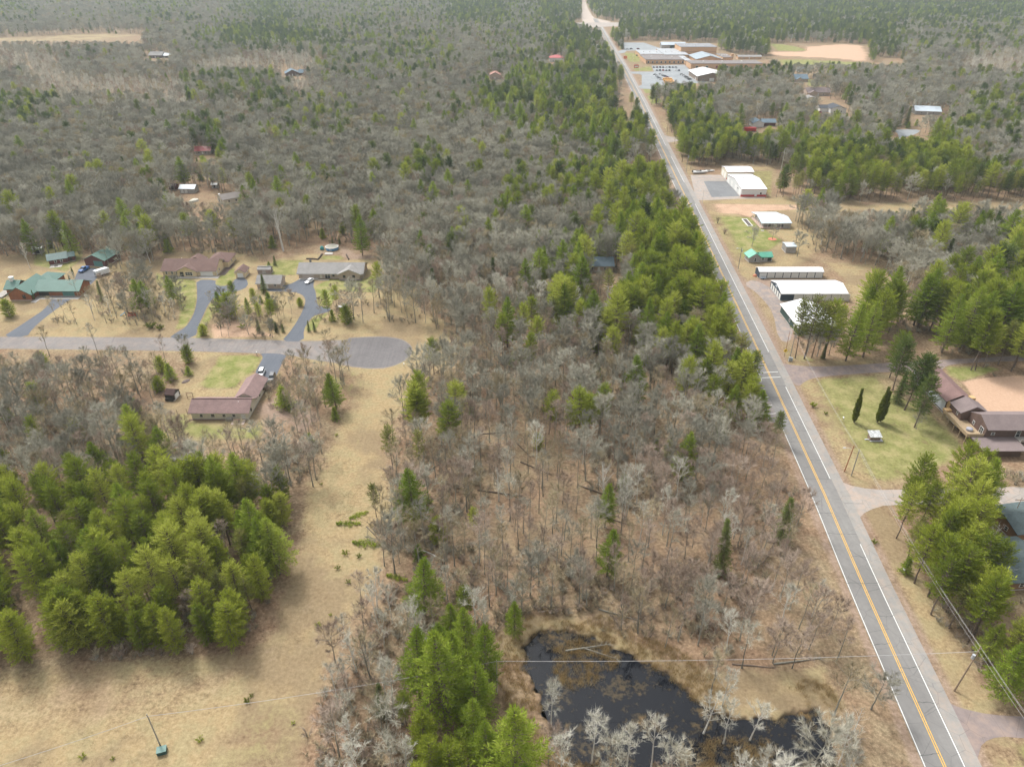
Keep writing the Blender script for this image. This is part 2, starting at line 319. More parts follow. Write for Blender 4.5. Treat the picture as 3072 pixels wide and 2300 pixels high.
for ty, fe, stg, poly in SURF:
    fe *= (2.4, 1.6, 1.3, 1.8, 1)[ty]
    d = sdfb(PT, poly, fe*1.5+1); t = np.clip((d+fe*.5)/fe, 0, 1)
    t = t*t*(3-2*t)*stg; W *= (1-t)[:, None]; W[:, ty] += t
pd = sdfb(PT, POND, 12); tt = np.clip((pd+.4)/2.6, 0, 1)
ZZ = -1.3*tt*tt*(3-2*tt)
def make_ground():
    me = bpy.data.meshes.new('ground'); nx, ny = len(gx), len(gy)
    co3 = np.column_stack([PT, ZZ]).astype(np.float32)
    i, j = np.meshgrid(np.arange(nx-1), np.arange(ny-1)); a = (j*nx+i).ravel()
    q = np.stack([a, a+1, a+1+nx, a+nx], 1).astype(np.int32)
    me.vertices.add(nv); me.vertices.foreach_set('co', co3.ravel())
    me.loops.add(q.size); me.loops.foreach_set('vertex_index', q.ravel())
    me.polygons.add(len(q)); me.polygons.foreach_set('loop_start', np.arange(0, q.size, 4, dtype=np.int32)); me.polygons.foreach_set('loop_total', np.full(len(q), 4, np.int32))
    me.update(calc_edges=True)
    at = me.attributes.new('surf', 'FLOAT_COLOR', 'POINT'); at.data.foreach_set('color', W[:, :4].astype(np.float32).ravel())
    a2 = me.attributes.new('peat', 'FLOAT', 'POINT'); a2.data.foreach_set('value', W[:, 4].astype(np.float32))
    m, t, b = nmat('ground'); me.materials.append(m)
    P = wpos(t); A = N(t, 'ShaderNodeAttribute', attribute_name='surf'); S3 = N(t, 'ShaderNodeSeparateColor'); t.links.new(A.outputs['Color'], S3.inputs[0])
    n_big = noise(t, P, .035, 4, .6); n_mid = noise(t, P, .22, 4, .6); n_sm = noise(t, P, 1.3, 4, .7); n_f = noise(t, P, 5, 3, .7)
    def wgt(s, k=.9, lo=.18, hi=.82):
        f = math_(t, 'ADD', s, math_(t, 'MULTIPLY', math_(t, 'SUBTRACT', math_(t, 'ADD', math_(t, 'MULTIPLY', n_mid, .5), math_(t, 'ADD', math_(t, 'MULTIPLY', n_sm, .3), math_(t, 'MULTIPLY', n_big, .2))), .5), k*2.6))
        g = N(t, 'ShaderNodeMapRange', interpolation_type='SMOOTHSTEP'); g.inputs[1].default_value = lo; g.inputs[2].default_value = hi; t.links.new(f, g.inputs[0]); return g.outputs[0]
    fa = math_(t, 'ADD', math_(t, 'MULTIPLY', n_sm, .6), math_(t, 'ADD', math_(t, 'MULTIPLY', n_f, .25), math_(t, 'MULTIPLY', n_mid, .15)))
    lit = ramp(t, fa, [(.32, (.07,.05,.032)), (.44, (.155,.11,.068)), (.54, (.245,.175,.11)), (.66, (.40,.30,.20))])
    lit = mixc(t, ramp(t, n_mid, [(.42, 0), (.62, .6)]), lit, ramp(t, fa, [(.34, (.10,.08,.05)), (.66, (.36,.29,.18))]))
    lit = mixc(t, ramp(t, n_big, [(.45, 0), (.6, .5)]), lit, ramp(t, fa, [(.34, (.11,.06,.035)), (.66, (.36,.23,.155))]))
    stw = ramp(t, fa, [(.34, (.21,.155,.082)), (.48, (.285,.215,.118)), (.64, (.37,.29,.17))])
    stw = mixc(t, ramp(t, n_mid, [(.45, 0), (.57, .8)]), stw, ramp(t, fa, [(.35, (.18,.145,.078)), (.65, (.33,.275,.155))]))
    stw = mixc(t, ramp(t, n_big, [(.47, 0), (.56, .9)]), stw, ramp(t, fa, [(.35, (.15,.11,.065)), (.65, (.27,.205,.125))]))
    grn = ramp(t, fa, [(.30, (.10,.125,.03)), (.52, (.165,.185,.055)), (.7, (.25,.25,.10))])
    grn = mixc(t, ramp(t, n_mid, [(.42, 0), (.62, .75)]), grn, ramp(t, fa, [(.3, (.20,.17,.075)), (.7, (.35,.295,.155))]))
    snd = ramp(t, fa, [(.3, (.35,.225,.15)), (.7, (.50,.35,.25))])
    grv = ramp(t, fa, [(.3, (.17,.12,.09)), (.52, (.26,.19,.145)), (.7, (.36,.28,.22))])
    pet = ramp(t, fa, [(.3, (.012,.010,.007)), (.7, (.05,.035,.02))])
    c = mixc(t, wgt(S3.outputs[0]), lit, stw); c = mixc(t, wgt(S3.outputs[1], .8), c, grn)
    c = mixc(t, wgt(S3.outputs[2], .5), c, snd); c = mixc(t, wgt(A.outputs['Alpha'], .6), c, grv)
    A2 = N(t, 'ShaderNodeAttribute', attribute_name='peat'); c = mixc(t, wgt(A2.outputs['Fac'], .35), c, pet)
    t.links.new(c, b.inputs['Base Color']); b.inputs['Roughness'].default_value = .95; b.inputs['Specular IOR Level'].default_value = .05
    bump(t, b, math_(t, 'ADD', n_sm, math_(t, 'MULTIPLY', n_f, .5)), .35, .12)
    o = bpy.data.objects.new('ground', me); COL.objects.link(o); tag(o, 'leaf littered forest floor, dry grass and lawns', kind='structure')
make_ground()
def Masph(name, lo, hi, warm=.0, patch=True):
    m, t, b = nmat(name); P = wpos(t); n1 = noise(t, P, .10, 4, .6); n2 = noise(t, P, 1.0, 4, .7); n3 = noise(t, P, 8, 2)
    st = noise(t, wpos(t, 1.2, .04, 1), 1.0, 3)
    f = math_(t, 'ADD', math_(t, 'ADD', math_(t, 'MULTIPLY', n1, .35), math_(t, 'MULTIPLY', n2, .35)), math_(t, 'MULTIPLY', st, .3))
    c = ramp(t, f, [(.34, lo), (.66, hi)])
    if patch: c = mixc(t, ramp(t, noise(t, P, .05, 2), [(.5, 0), (.58, .35)]), c, [x*.8 for x in lo])
    if warm: c = mixc(t, ramp(t, noise(t, P, .35, 4, .7), [(.45, 0), (.62, warm)]), c, (.42,.30,.22))
    v = N(t, 'ShaderNodeTexVoronoi', feature='DISTANCE_TO_EDGE'); v.inputs['Scale'].default_value = .22; t.links.new(mixc(t, .12, P, noise(t, P, .8, 3, .6, 'Color')), v.inputs['Vector'])
    c = mixc(t, ramp(t, v.outputs['Distance'], [(0, .35), (.012, 0)]), c, (.04,.04,.042))
    t.links.new(c, b.inputs['Base Color']); b.inputs['Roughness'].default_value = .9; b.inputs['Specular IOR Level'].default_value = .2
    bump(t, b, n3, .2, .01); return m
def sheet(name, poly, z, mat, label=None, sm=1):
    mb = MB(); p = smooth(poly, sm) if sm else poly
    me_o = mb; mb.poly([(x, y, z) for x, y in p]); o = mb.build(name, mat)
    import bmesh
    bm = bmesh.new(); bm.from_mesh(o.data); bmesh.ops.triangulate(bm, faces=bm.faces[:])
    for f in bm.faces:
        if f.normal.z < 0: f.normal_flip()
    bm.to_mesh(o.data); bm.free(); return tag(o, label, kind='structure')
a_road = Masph('asphalt_county', (.16,.155,.15), (.235,.228,.217)); a_street = Masph('asphalt_street', (.15,.137,.132), (.22,.205,.195), .15)
a_new = Masph('asphalt_new', (.078,.088,.105), (.12,.13,.15), .0, False); a_old = Masph('asphalt_old', (.24,.215,.195), (.33,.30,.275), .4)
a_side = Masph('gravel_lane', (.17,.14,.135), (.25,.205,.19), .25); a_lot = Masph('asphalt_lot', (.19,.205,.215), (.28,.295,.305), .0); a_dark = Masph('asphalt_patch', (.13,.135,.14), (.2,.205,.21))
mb = MB(); strip_mesh(mb, -3.55, 3.6, -60, 1640, .028); tag(mb.build('county_road', a_road), 'two lane asphalt county road', kind='structure')
mb = MB(); strip_mesh(mb, 3.6, 6.3, -60, 1640, .026); tag(mb.build('road_shoulder', Masph('asphalt_shoulder', (.215,.205,.19), (.29,.28,.265), .25)), 'paved shoulder', kind='structure')
sheet('side_street', STREET, .020, a_street, 'residential street ending in a round turnaround')
sheet('driveway', DRV1, .024, a_new); sheet('driveway', DRV2, .0245, a_new); sheet('driveway', DRV3, .025, a_new); sheet('driveway', DRV4, .0255, a_new)
sheet('gravel_lane', SIDE, .021, a_side, sm=2); sheet('side_road', SIDE2, .020, a_old); sheet('dirt_drive', SIDE3, .021, a_side)
sheet('forecourt', FIRE, .018, a_old, sm=0); sheet('forecourt_patch', FIRE2, .024, a_dark, sm=0); sheet('school_parking_lot', SCH1, .02, a_lot, sm=0); sheet('school_driveway', SCH2, .02, a_lot, sm=0)
sheet('highway', HWY, .06, a_old, sm=0); sheet('forest_road', FRD, .018, Masph('dirt_road', (.33,.28,.24), (.45,.39,.34), .4), sm=0)
sheet('side_road', JUNC, .018, a_old, sm=0); sheet('gravel_track', TRACK, .012, Masph('gravel_track', (.19,.165,.155), (.28,.25,.235), .45)); sheet('driveway', FARDRV, .02, a_lot)
my = M('yellow_paint', (.62,.36,.06), .7, .25, 2.5); mw = M('white_paint', (.62,.62,.6), .7, .2, 2.5)
mb = MB()
strip_mesh(mb, -.27, -.11, -60, 1500, .034); strip_mesh(mb, .11, .27, -60, 1500, .034); tag(mb.build('centre_line', my), 'double yellow centre line', kind='structure')
mb = MB()
for a, b in ((-60, 176), (196, 1500)): strip_mesh(mb, -3.42, -3.26, a, b, .034)
for a, b in ((-60,122),(146,192),(215,383),(425,488),(520,1500)): strip_mesh(mb, 3.28, 3.46, a, b, .034)
tag(mb.build('edge_line', mw), 'white edge lines', kind='structure')
mb = MB()
for yy in (197.5, 200.8):
    x = road_x(yy); mb.poly([(x-3.3, yy-.12, .036), (x+3.3, yy+.5, .036), (x+3.3, yy+.75, .036), (x-3.3, yy+.13, .036)])
x0 = road_x(186)-5.6
for k in range(5):
    yy = 176+k*4.6; x = road_x(yy); mb.poly([(x-6.2, yy, .0365), (x-3.4, yy+.8, .0365), (x-3.4, yy+.98, .0365), (x-6.2, yy+.18, .0365)])
strip_mesh(mb, -6.3, -6.15, 174, 198, .0362, 6); tag(mb.build('crossing_marking', mw), 'white painted bars', kind='structure')
mb = MB(); strip_mesh(mb, -6.4, -3.56, 172, 200, .024, 6); tag(mb.build('lay_by', a_street), kind='structure')
mb = MB(); rc = random.Random(3)       # tar filled cracks
for k in range(52):
    yy = 72+k*7.5+rc.uniform(-2, 2); x = road_x(yy); a = rc.choice((-3.5, -3.5, 0, .3)); b_ = rc.choice((3.5, 6.2, 0, 3.5)); n = 7; pts = []
    if b_ <= a: continue
    y = yy
    for i in range(n+1): pts.append((x+a+(b_-a)*i/n, y)); y += rc.uniform(-.22, .22)
    for i in range(n):
        (x1, y1), (x2, y2) = pts[i], pts[i+1]; wd = rc.uniform(.03, .06); mb.poly([(x1, y1-wd, .038), (x2, y2-wd, .038), (x2, y2+wd, .038), (x1, y1+wd, .038)])
tag(mb.build('road_crack', M('tar', (.06,.06,.062), .8)), 'dark sealed cracks across the road', kind='structure')
sheet('turnaround', GP('A5', [(70,556),(180,548),(300,545),(395,556),(450,583),(473,615),(463,653),(425,687),(360,717),(280,732),(150,725),(60,700),(20,650),(30,590)]), .0235, Masph('asphalt_turnaround', (.105,.098,.10), (.175,.165,.162)), 'darker grey turnaround at the end of the street')
# ---- pond water
def make_water():
    m, t, b = nmat('pond_water'); P = wpos(t)
    n1 = noise(t, P, .12, 4, .62); n2 = noise(t, P, 1.1, 4, .7)
    f = math_(t, 'ADD', math_(t, 'MULTIPLY', n1, .62), math_(t, 'MULTIPLY', n2, .38))
    c = ramp(t, f, [(.51, (.005,.006,.009)), (.575, (.035,.024,.008)), (.66, (.15,.09,.03))])
    t.links.new(c, b.inputs['Base Color']); t.links.new(ramp(t, f, [(.51, .04), (.575, .5)]), b.inputs['Roughness'])
    b.inputs['IOR'].default_value = 1.33; b.inputs['Specular IOR Level'].default_value = .55
    bump(t, b, noise(t, P, 2.0, 3), .06, .02)
    sheet('pond_water', [(x, y) for x, y in POND], -.28, m, 'dark still pond water', sm=0)
make_water()
# ================================================ TREES
def rv(r, s=1.0): return Vector((r.uniform(-s, s), r.uniform(-s, s), r.uniform(-s, s)))
def ribbon(mb, p0, p1, w0, r, m=0):
    """one thin twig or needle spray: a long narrow triangle"""
    d = p1-p0; a = d.cross(rv(r)); 
    if a.length < 1e-5: a = Vector((1,0,0))
    a = a.normalized()*w0*.5; n = len(mb.v); mb.v += [tuple(p0-a), tuple(p0+a), tuple(p1)]; mb.f.append((n, n+1, n+2)); mb.m.append(m)
def bare(seed, h, spread, tr, lim=13, lo=.33, tw=.03, ntw=7, sub=6, up=.5, multi=1, lean=.04, twl=.9):
    r = random.Random(seed); T = MB(); C = MB()
    for s in range(multi):
        az = r.uniform(0, 6.28); ln = lean*h*(3 if multi > 1 else 1); top = Vector((math.cos(az)*ln*r.uniform(.3, 1), math.sin(az)*ln*r.uniform(.3, 1), h*r.uniform(.86, .95)))
        b0 = Vector((math.cos(az)*.25, math.sin(az)*.25, 0)) if multi > 1 else Vector((0,0,0))
        n = 7; pts = [b0.lerp(top, (i/n))+(rv(r, .12*h*.06) if 0 < i else Vector()) for i in range(n+1)]
        pts[0].z = -.3
        T.tube(pts, [max(.025, tr*(1.25 if i == 0 else 1-.88*i/n)) for i in range(n+1)], 6)
        nl = lim if multi == 1 else max(4, lim//2)
        for k in range(nl):
            t = lo+(1-lo)*((k+r.random()*.8)/nl); i = min(n-1, int(t*n)); p = pts[i].lerp(pts[i+1], t*n-i)
            a = k*2.4+r.uniform(-.5, .5); prof = math.sin(math.pi*min(1, (t-lo)/(1-lo)*.75+.22)); L = spread*prof*r.uniform(.75, 1.15)/(1 if multi == 1 else 1.3)
            d = Vector((math.cos(a), math.sin(a), r.uniform(.45, .9)+up*t)).normalized(); lp = [p]; q = p.copy(); ns = 5
            for j in range(ns):
                d = (d+rv(r, .22)+Vector((0,0,.09*up))).normalized(); q = q+d*L/ns*1.15; lp.append(q.copy())
            r0 = tr*.42*(1-.6*t); T.tube(lp, [max(.014, r0*(1-.85*j/ns)) for j in range(ns+1)], 4)
            for j in range(sub):
                u = .25+.75*(j+r.random())/sub; jj = min(ns-1, int(u*ns)); sp = lp[jj].lerp(lp[jj+1], u*ns-jj)
                dd = ((lp[jj+1]-lp[jj]).normalized()+rv(r, .95)).normalized(); dd.z += .15; sl = L*.42*r.uniform(.6, 1.1)*(1.1-.35*u); ep = sp+dd*sl; mp = (sp+ep)*.5+rv(r, .12*sl)
                for (a0, a1, w0) in ((sp, mp, tw*1.7), (mp, ep, tw*1.3)): ribbon(C, a0, a1+(a1-a0)*.15, w0, r)
                for x in range(ntw):
                    v = r.random(); tp = (sp.lerp(mp, v*2) if v < .5 else mp.lerp(ep, v*2-1)); td = (dd+rv(r, .9)+Vector((0,0,.28))).normalized()
                    ribbon(C, tp, tp+td*twl*r.uniform(.5, 1.15), tw, r)
            for x in range(ntw):
                td = (d+rv(r, .8)).normalized(); ribbon(C, q, q+td*twl*r.uniform(.5, 1.1), tw, r)
    return T, C
def pine(seed, h, rad, tr, lo=.4, step=.62, nb=5, prof='round', ang=.25, dens=1.0, tl=.42, twd=.15, shoot=.5, gap=0, fork=0):
    r = random.Random(seed); T = MB(); C = MB(); top = Vector((r.uniform(-.03, .03)*h, r.uniform(-.03, .03)*h, h)); n = 6
    pts = [Vector((0,0,-.3)).lerp(top, i/n)+(rv(r, .1) if 0 < i < n else Vector()) for i in range(n+1)]
    T.tube(pts, [max(.03, tr*(1.15 if i == 0 else 1-.9*i/n)) for i in range(n+1)], 6)
    for k in range(5):          # dead lower limbs
        z = h*lo*r.uniform(.5, 1); a = r.uniform(0, 6.28); p = Vector((0,0,0)).lerp(top, z/h); T.tube([p, p+Vector((math.cos(a), math.sin(a), .1))*r.uniform(.5, 1.5)], [.03, .01], 3)
    z = h*lo; k = 0
    while z < h*.985:
        u = (z-h*lo)/(h*(1-lo))
        if prof == 'round': R_ = rad*math.sqrt(max(.02, 1-(abs(u-.38)/.66)**2.2))
        elif prof == 'cone': R_ = rad*(1-u)**.85+.12
        elif prof == 'white': R_ = rad*(1-u**1.6)*(.55+.45*math.sin(min(1.0, u*3+.35)*1.57))+.25
        else: R_ = rad*math.sin(math.pi*min(.97, .22+.72*u))**.7
        p = Vector((0,0,0)).lerp(top, z/h); a0 = r.uniform(0, 6.28); nn = nb if u < .85 else max(3, nb-2)
        for b in range(nn):
            if gap and r.random() < gap: continue
            a = a0+6.283*b/nn+r.uniform(-.3, .3); L = R_*r.uniform(.72, 1.12); el = ang+(.9 if prof != 'cone' else .35)*u**2+r.uniform(-.12, .12)
            d = Vector((math.cos(a)*math.cos(el), math.sin(a)*math.cos(el), math.sin(el))); e = p+d*L+Vector((0,0,-.05*L*(1-u)*2)); e.z += .06*L
            T.tube([p, p.lerp(e, .6)+Vector((0,0,-.04*L)), e], [.035+.012*L, .025, .01], 3, caps=False)
            side = Vector((-math.sin(a), math.cos(a), 0)); ns = max(2, int(L/.36*dens))
            for j in range(ns+1):
                v = .22+.78*j/ns; q = p.lerp(e, v); sl = (shoot*(1.15-.6*v)*(.6+.25*L)) if j < ns else shoot*.6
                for sgn in ((-1, 1) if j < ns else (0,)):
                    dd = (d*.75+side*sgn*.8+Vector((0,0,r.uniform(-.05, .35)))).normalized() if sgn else (d+Vector((0,0,.2))).normalized()
                    q2 = q+dd*sl
                    for x in range(3):
                        w_ = r.random(); s0 = q.lerp(q2, w_*.9); nd = (dd+rv(r, .55)+Vector((0,0,.12))).normalized(); ribbon(C, s0, s0+nd*tl*r.uniform(.75, 1.2), twd*r.uniform(.8, 1.3), r)
        z += step*(1-.35*u)*r.uniform(.85, 1.15); k += 1
    return T, C
def shrub(seed, h, w_, n=16, tw=.03, green=False):
    r = random.Random(seed); T = MB(); C = MB()
    for k in range(n):
        a = r.uniform(0, 6.28); e = Vector((math.cos(a)*w_*r.uniform(.3, 1), math.sin(a)*w_*r.uniform(.3, 1), h*r.uniform(.6, 1.0))); m_ = e*.5+Vector((0,0,.15*h)); b0 = Vector((math.cos(a)*.12, math.sin(a)*.12, -.1))
        T.tube([b0, m_, e], [.03, .02, .008], 3, caps=False)
        for x in range(16 if not green else 26):
            v = r.uniform(.3, 1); p = m_.lerp(e, v*2-1) if v > .5 else b0.lerp(m_, v*2); td = (e.normalized()*.7+rv(r, .9)).normalized(); ribbon(C, p, p+td*h*r.uniform(.15, .32), tw, r)
    return T, C
bark_grey = Mtree('bark_grey', [(.12,.11,.09), (.22,.21,.175), (.33,.315,.27)], 1.5, .5)
bark_dark = Mtree('bark_pine', [(.06,.045,.035), (.13,.10,.08), (.2,.16,.13)], 1.2, .4)
bark_white = Mtree('bark_birch', [(.36,.34,.30), (.55,.53,.49), (.66,.64,.60)], 1.6, .4)
bark_pale = Mtree('bark_aspen', [(.22,.215,.18), (.34,.33,.28), (.45,.43,.38)], 1.4, .5)
twig_grey = Mtree('twig_grey', [(.175,.168,.135), (.31,.298,.24), (.46,.44,.36)], .5, .65)
twig_tan = Mtree('twig_tan', [(.20,.165,.10), (.335,.28,.18), (.46,.395,.265)], .5, .65)
twig_red = Mtree('twig_red', [(.21,.155,.12), (.32,.25,.195), (.43,.35,.285)], .5, .6)
twig_pale = Mtree('twig_pale', [(.30,.28,.22), (.45,.43,.36), (.60,.58,.50)], .5, .6)
nd_pine = Mtree('needles_pine', [(.06,.085,.015), (.17,.22,.025), (.30,.345,.042), (.43,.46,.09)], .7, .5, trans=True)
nd_white = Mtree('needles_white_pine', [(.06,.10,.016), (.155,.225,.026), (.26,.335,.04), (.37,.42,.08)], .55, .4, trans=True)
nd_dark = Mtree('needles_dark', [(.035,.060,.018), (.08,.12,.030), (.14,.185,.045), (.21,.25,.07)], .7, .55, trans=True)
nd_jack = Mtree('needles_jack', [(.07,.09,.022), (.16,.185,.042), (.24,.255,.065), (.32,.31,.095)], .7, .5, trans=True)
nd_cedar = Mtree('needles_cedar', [(.06,.08,.014), (.15,.18,.026), (.26,.29,.045)], 1.5, .2, trans=True)
PROTO = {}      # kind -> list of (trunk mesh, crown mesh, joined mesh, height, radius)
lib = bpy.data.collections.new('forest_library')
def addp(kind, tc, tm, cm, h, rad):
    T, C = tc; tme = T.mesh(kind+'_trunk', [tm]); cme = C.mesh(kind+'_crown', [cm])
    J = MB(); J.v = T.v+C.v; o = len(T.v); J.f = T.f+[tuple(i+o for i in f) for f in C.f]; J.m = [0]*len(T.f)+[1]*len(C.f)
    jm = J.mesh(kind+'_whole', [tm, cm]); PROTO.setdefault(kind, []).append([tme, cme, jm, h, rad, None])
for i in range(4): addp('oak', bare(10+i, 13.5, 4.6, .19, 15, .32, .044, 24, 9, .35, twl=1.25), bark_grey, twig_grey, 13.5, 3.6)
for i in range(3): addp('oak', bare(20+i, 12.5, 3.9, .15, 14, .38, .042, 21, 8, .6, twl=1.2), bark_grey, (twig_grey, twig_tan, twig_grey)[i], 12, 3)
for i in range(4): addp('thin', bare(30+i, 13.5, 3.1, .14, 12, .46, .038, 13, 6, .75, twl=1.2), bark_grey, (twig_tan, twig_grey, twig_red, twig_tan)[i], 12.5, 2.4)
for i in range(3): addp('red', bare(40+i, 12.5, 3.7, .12, 13, .32, .040, 18, 7, .8, twl=1.2), (bark_grey, bark_pale, bark_grey)[i], twig_red, 12.5, 2.8)
for i in range(3): addp('birch', bare(50+i, 13.5, 3.1, .15, 12, .38, .040, 14, 7, .95, twl=1.1), bark_white, twig_pale, 13.5, 2.5)
addp('birch', bare(54, 12.5, 3.6, .14, 16, .30, .040, 12, 6, 1.0, multi=3), bark_white, twig_pale, 12.5, 3)
for i in range(2): addp('bigbirch', bare(56+i, 15, 4.2, .20, 12, .34, .05, 3, 4, .9, multi=(2, 3)[i]), bark_white, bark_pale, 15, 3.6)
for i in range(3): addp('aspen', bare(60+i, 11.5, 2.6, .13, 13, .30, .040, 12, 6, .9, lean=.1), bark_white, twig_pale, 10.5, 2)
for i in range(5): addp('pine', pine(70+i, 15.5+i*.4, 3.0+.15*i, .18, .36, .64, 5, 'round', .25, 1.05, .5, .14, .6), bark_dark, nd_pine, 16, 2.8)
for i in range(3): addp('edgepine', pine(76+i, 12+i*.7, 2.9, .16, .10, .60, 6, 'round', .16, 1.05, .45, .16), bark_dark, nd_pine, 12.5, 2.8)
for i in range(2): addp('jack', pine(80+i, 12.5, 2.1, .13, .42, .62, 5, 'round', .3, gap=.18), bark_dark, nd_jack, 12.5, 2.1)
for i in range(3): addp('white', pine(90+i, 17, 4.3, .26, .14, .80, 7, 'white', .14, 1.05, .5, .16, .62, gap=.08), bark_dark, nd_white, 17, 3.7)
for i in range(3): addp('spruce', pine(100+i, 12+i, 2.3, .16, .05, .46, 7, 'cone', -.12, 1.0, .36, .14, .38), bark_dark, nd_dark, 13, 2.3)
for i in range(3): addp('dark', pine(110+i, 15.5, 3.0, .18, .34, .60, 6, 'round', .15, 1.0, .45, .17), bark_dark, nd_dark, 15.5, 3)
addp('cedar', pine(120, 10, 2.0, .14, .02, .22, 8, 'sin', 1.05, 1.6, .38, .14, .34), bark_dark, nd_cedar, 10, 1.3)
addp('youngpine', pine(121, 5.5, 2.0, .09, .03, .42, 6, 'cone', .15, 1.2, .4, .14, .45), bark_dark, nd_white, 5.5, 1.8)
addp('youngpine', pine(122, 6.0, 2.5, .10, .03, .48, 7, 'sin', .25, 1.2, .4, .15, .5), bark_dark, nd_pine, 6, 2.2)
addp('snag', bare(130, 14, 3.6, .26, 10, .40, .05, 2, 3, .5, twl=1.1), bark_white, bark_pale, 14, 3)
for i in range(3): addp('shrub', shrub(140+i, 2.6, 1.5, 18, .06), bark_grey, (twig_tan, twig_red, twig_grey)[i], 2.4, 1.3)
for i in range(2): addp('juniper', shrub(150+i, .9, 1.1, 22, .09, True), bark_dark, nd_cedar if i else nd_pine, .9, 1.1)
for i in range(2): addp('brush', shrub(160+i, 1.3, 1.1, 12, .055), bark_grey, (twig_tan, twig_red)[i], 1.1, .9)
def logmesh(seed):
    r = random.Random(seed); T = MB(); C = MB(); L = 9
    T.tube([(0,0,.16), (L*.5, r.uniform(-.2, .2), .2), (L, 0, .14)], [.17, .13, .05], 6)
    for k in range(9):
        t = r.uniform(.4, 1)*L; T.tube([(t,0,.15), (t+r.uniform(.6, 1.6), r.uniform(-1.3, 1.3), r.uniform(.1, .7))], [.04, .01], 3)
    return T, C
CAT = dict(oak='bare_tree', thin='bare_tree', red='bare_tree', birch='birch_tree', bigbirch='birch_tree', aspen='aspen_tree', pine='pine_tree', edgepine='pine_tree', jack='pine_tree', white='pine_tree', dark='pine_tree', spruce='spruce_tree', cedar='cedar_tree', youngpine='young_pine', snag='dead_tree', shrub='shrub', juniper='juniper_bush')
HGT = {k: v[0][3] for k, v in PROTO.items()}
# ---- what grows where: letters on a 32 x 30 grid over the picture (looked up at mid crown)
GRID = """mdddmmdmcmmmmmccmccccccccccccccc
ddddddmcccmmmmdmmmccccccccccmmmm
wwddddddddmmmmdmmmmccccccmmmddww
dwwwwwmmmwdddddmqqqxddddddddddmm
mmddddddmmmdddmqqqqxppddddddddmm
ddddddmddmddddddmmqqqpppqqmmpqmm
ddddddmddddddmddddmxxxppxppjppjm
dddddmxddddddmddmmmqqxxxjjjjjjjj
mddddddddddmddddmmdqqxxxxdddmjmd
dmddmddddddxdmmdddmqqpxxxdddmddm
dmddddxxxddxdddddmqqppxxxxdddddm
xsssdddmddmmdmddddqqqppxxxxddmmm
xsssddddmmmxmddddqqpqppxpppppppp
ssssssssssssxmddddddmqpxxppppppp
ddddsssssssddddddddddmqpxxxpxxxx
ddddssxxssspdddddddddmqppxxxxxxx
dddddsxxxssssmdddddddddmxxxxxxxx
dddddddssssxssssssdddddrxxxxxxxx
ddddddmdddsxssssssssrrrrxxxxpppp
pppppppppxxsssssssssrrrrrxxppppx
pppppppppxxmssssssssrrrrrxxxpppx
pppppppppxxxmsssssssrrrrrxxxppxx
ppppppppxxxxxsssssssrrrrrxxxxppx
ppppppppxxxwwmsssssssrrrrrxxxppx
ppppppppxxwwwmmsxxxsssrrrrxxxppx
ppppppxxxxwwwmpxxxxxxxssrrsxxxpp
xxxxxxxxxxwwmppxxxxxxxssssxxxxpp
xxxxxxxxxxwwwpppxxxxxxwwwwwxxxxx
xxxxxxxxxxwwmpppxwwwwwwwwwwxxxxx
xxxxxxxxxxwwwpppmwwwwwwwwwwxxxxx""".split('\n')
def cell(x, y):
    c = int(x//96); rr_ = int(y//76.67); rr_ = max(0, min(29, rr_))
    row = GRID[rr_]; return row[max(0, min(31, c))]
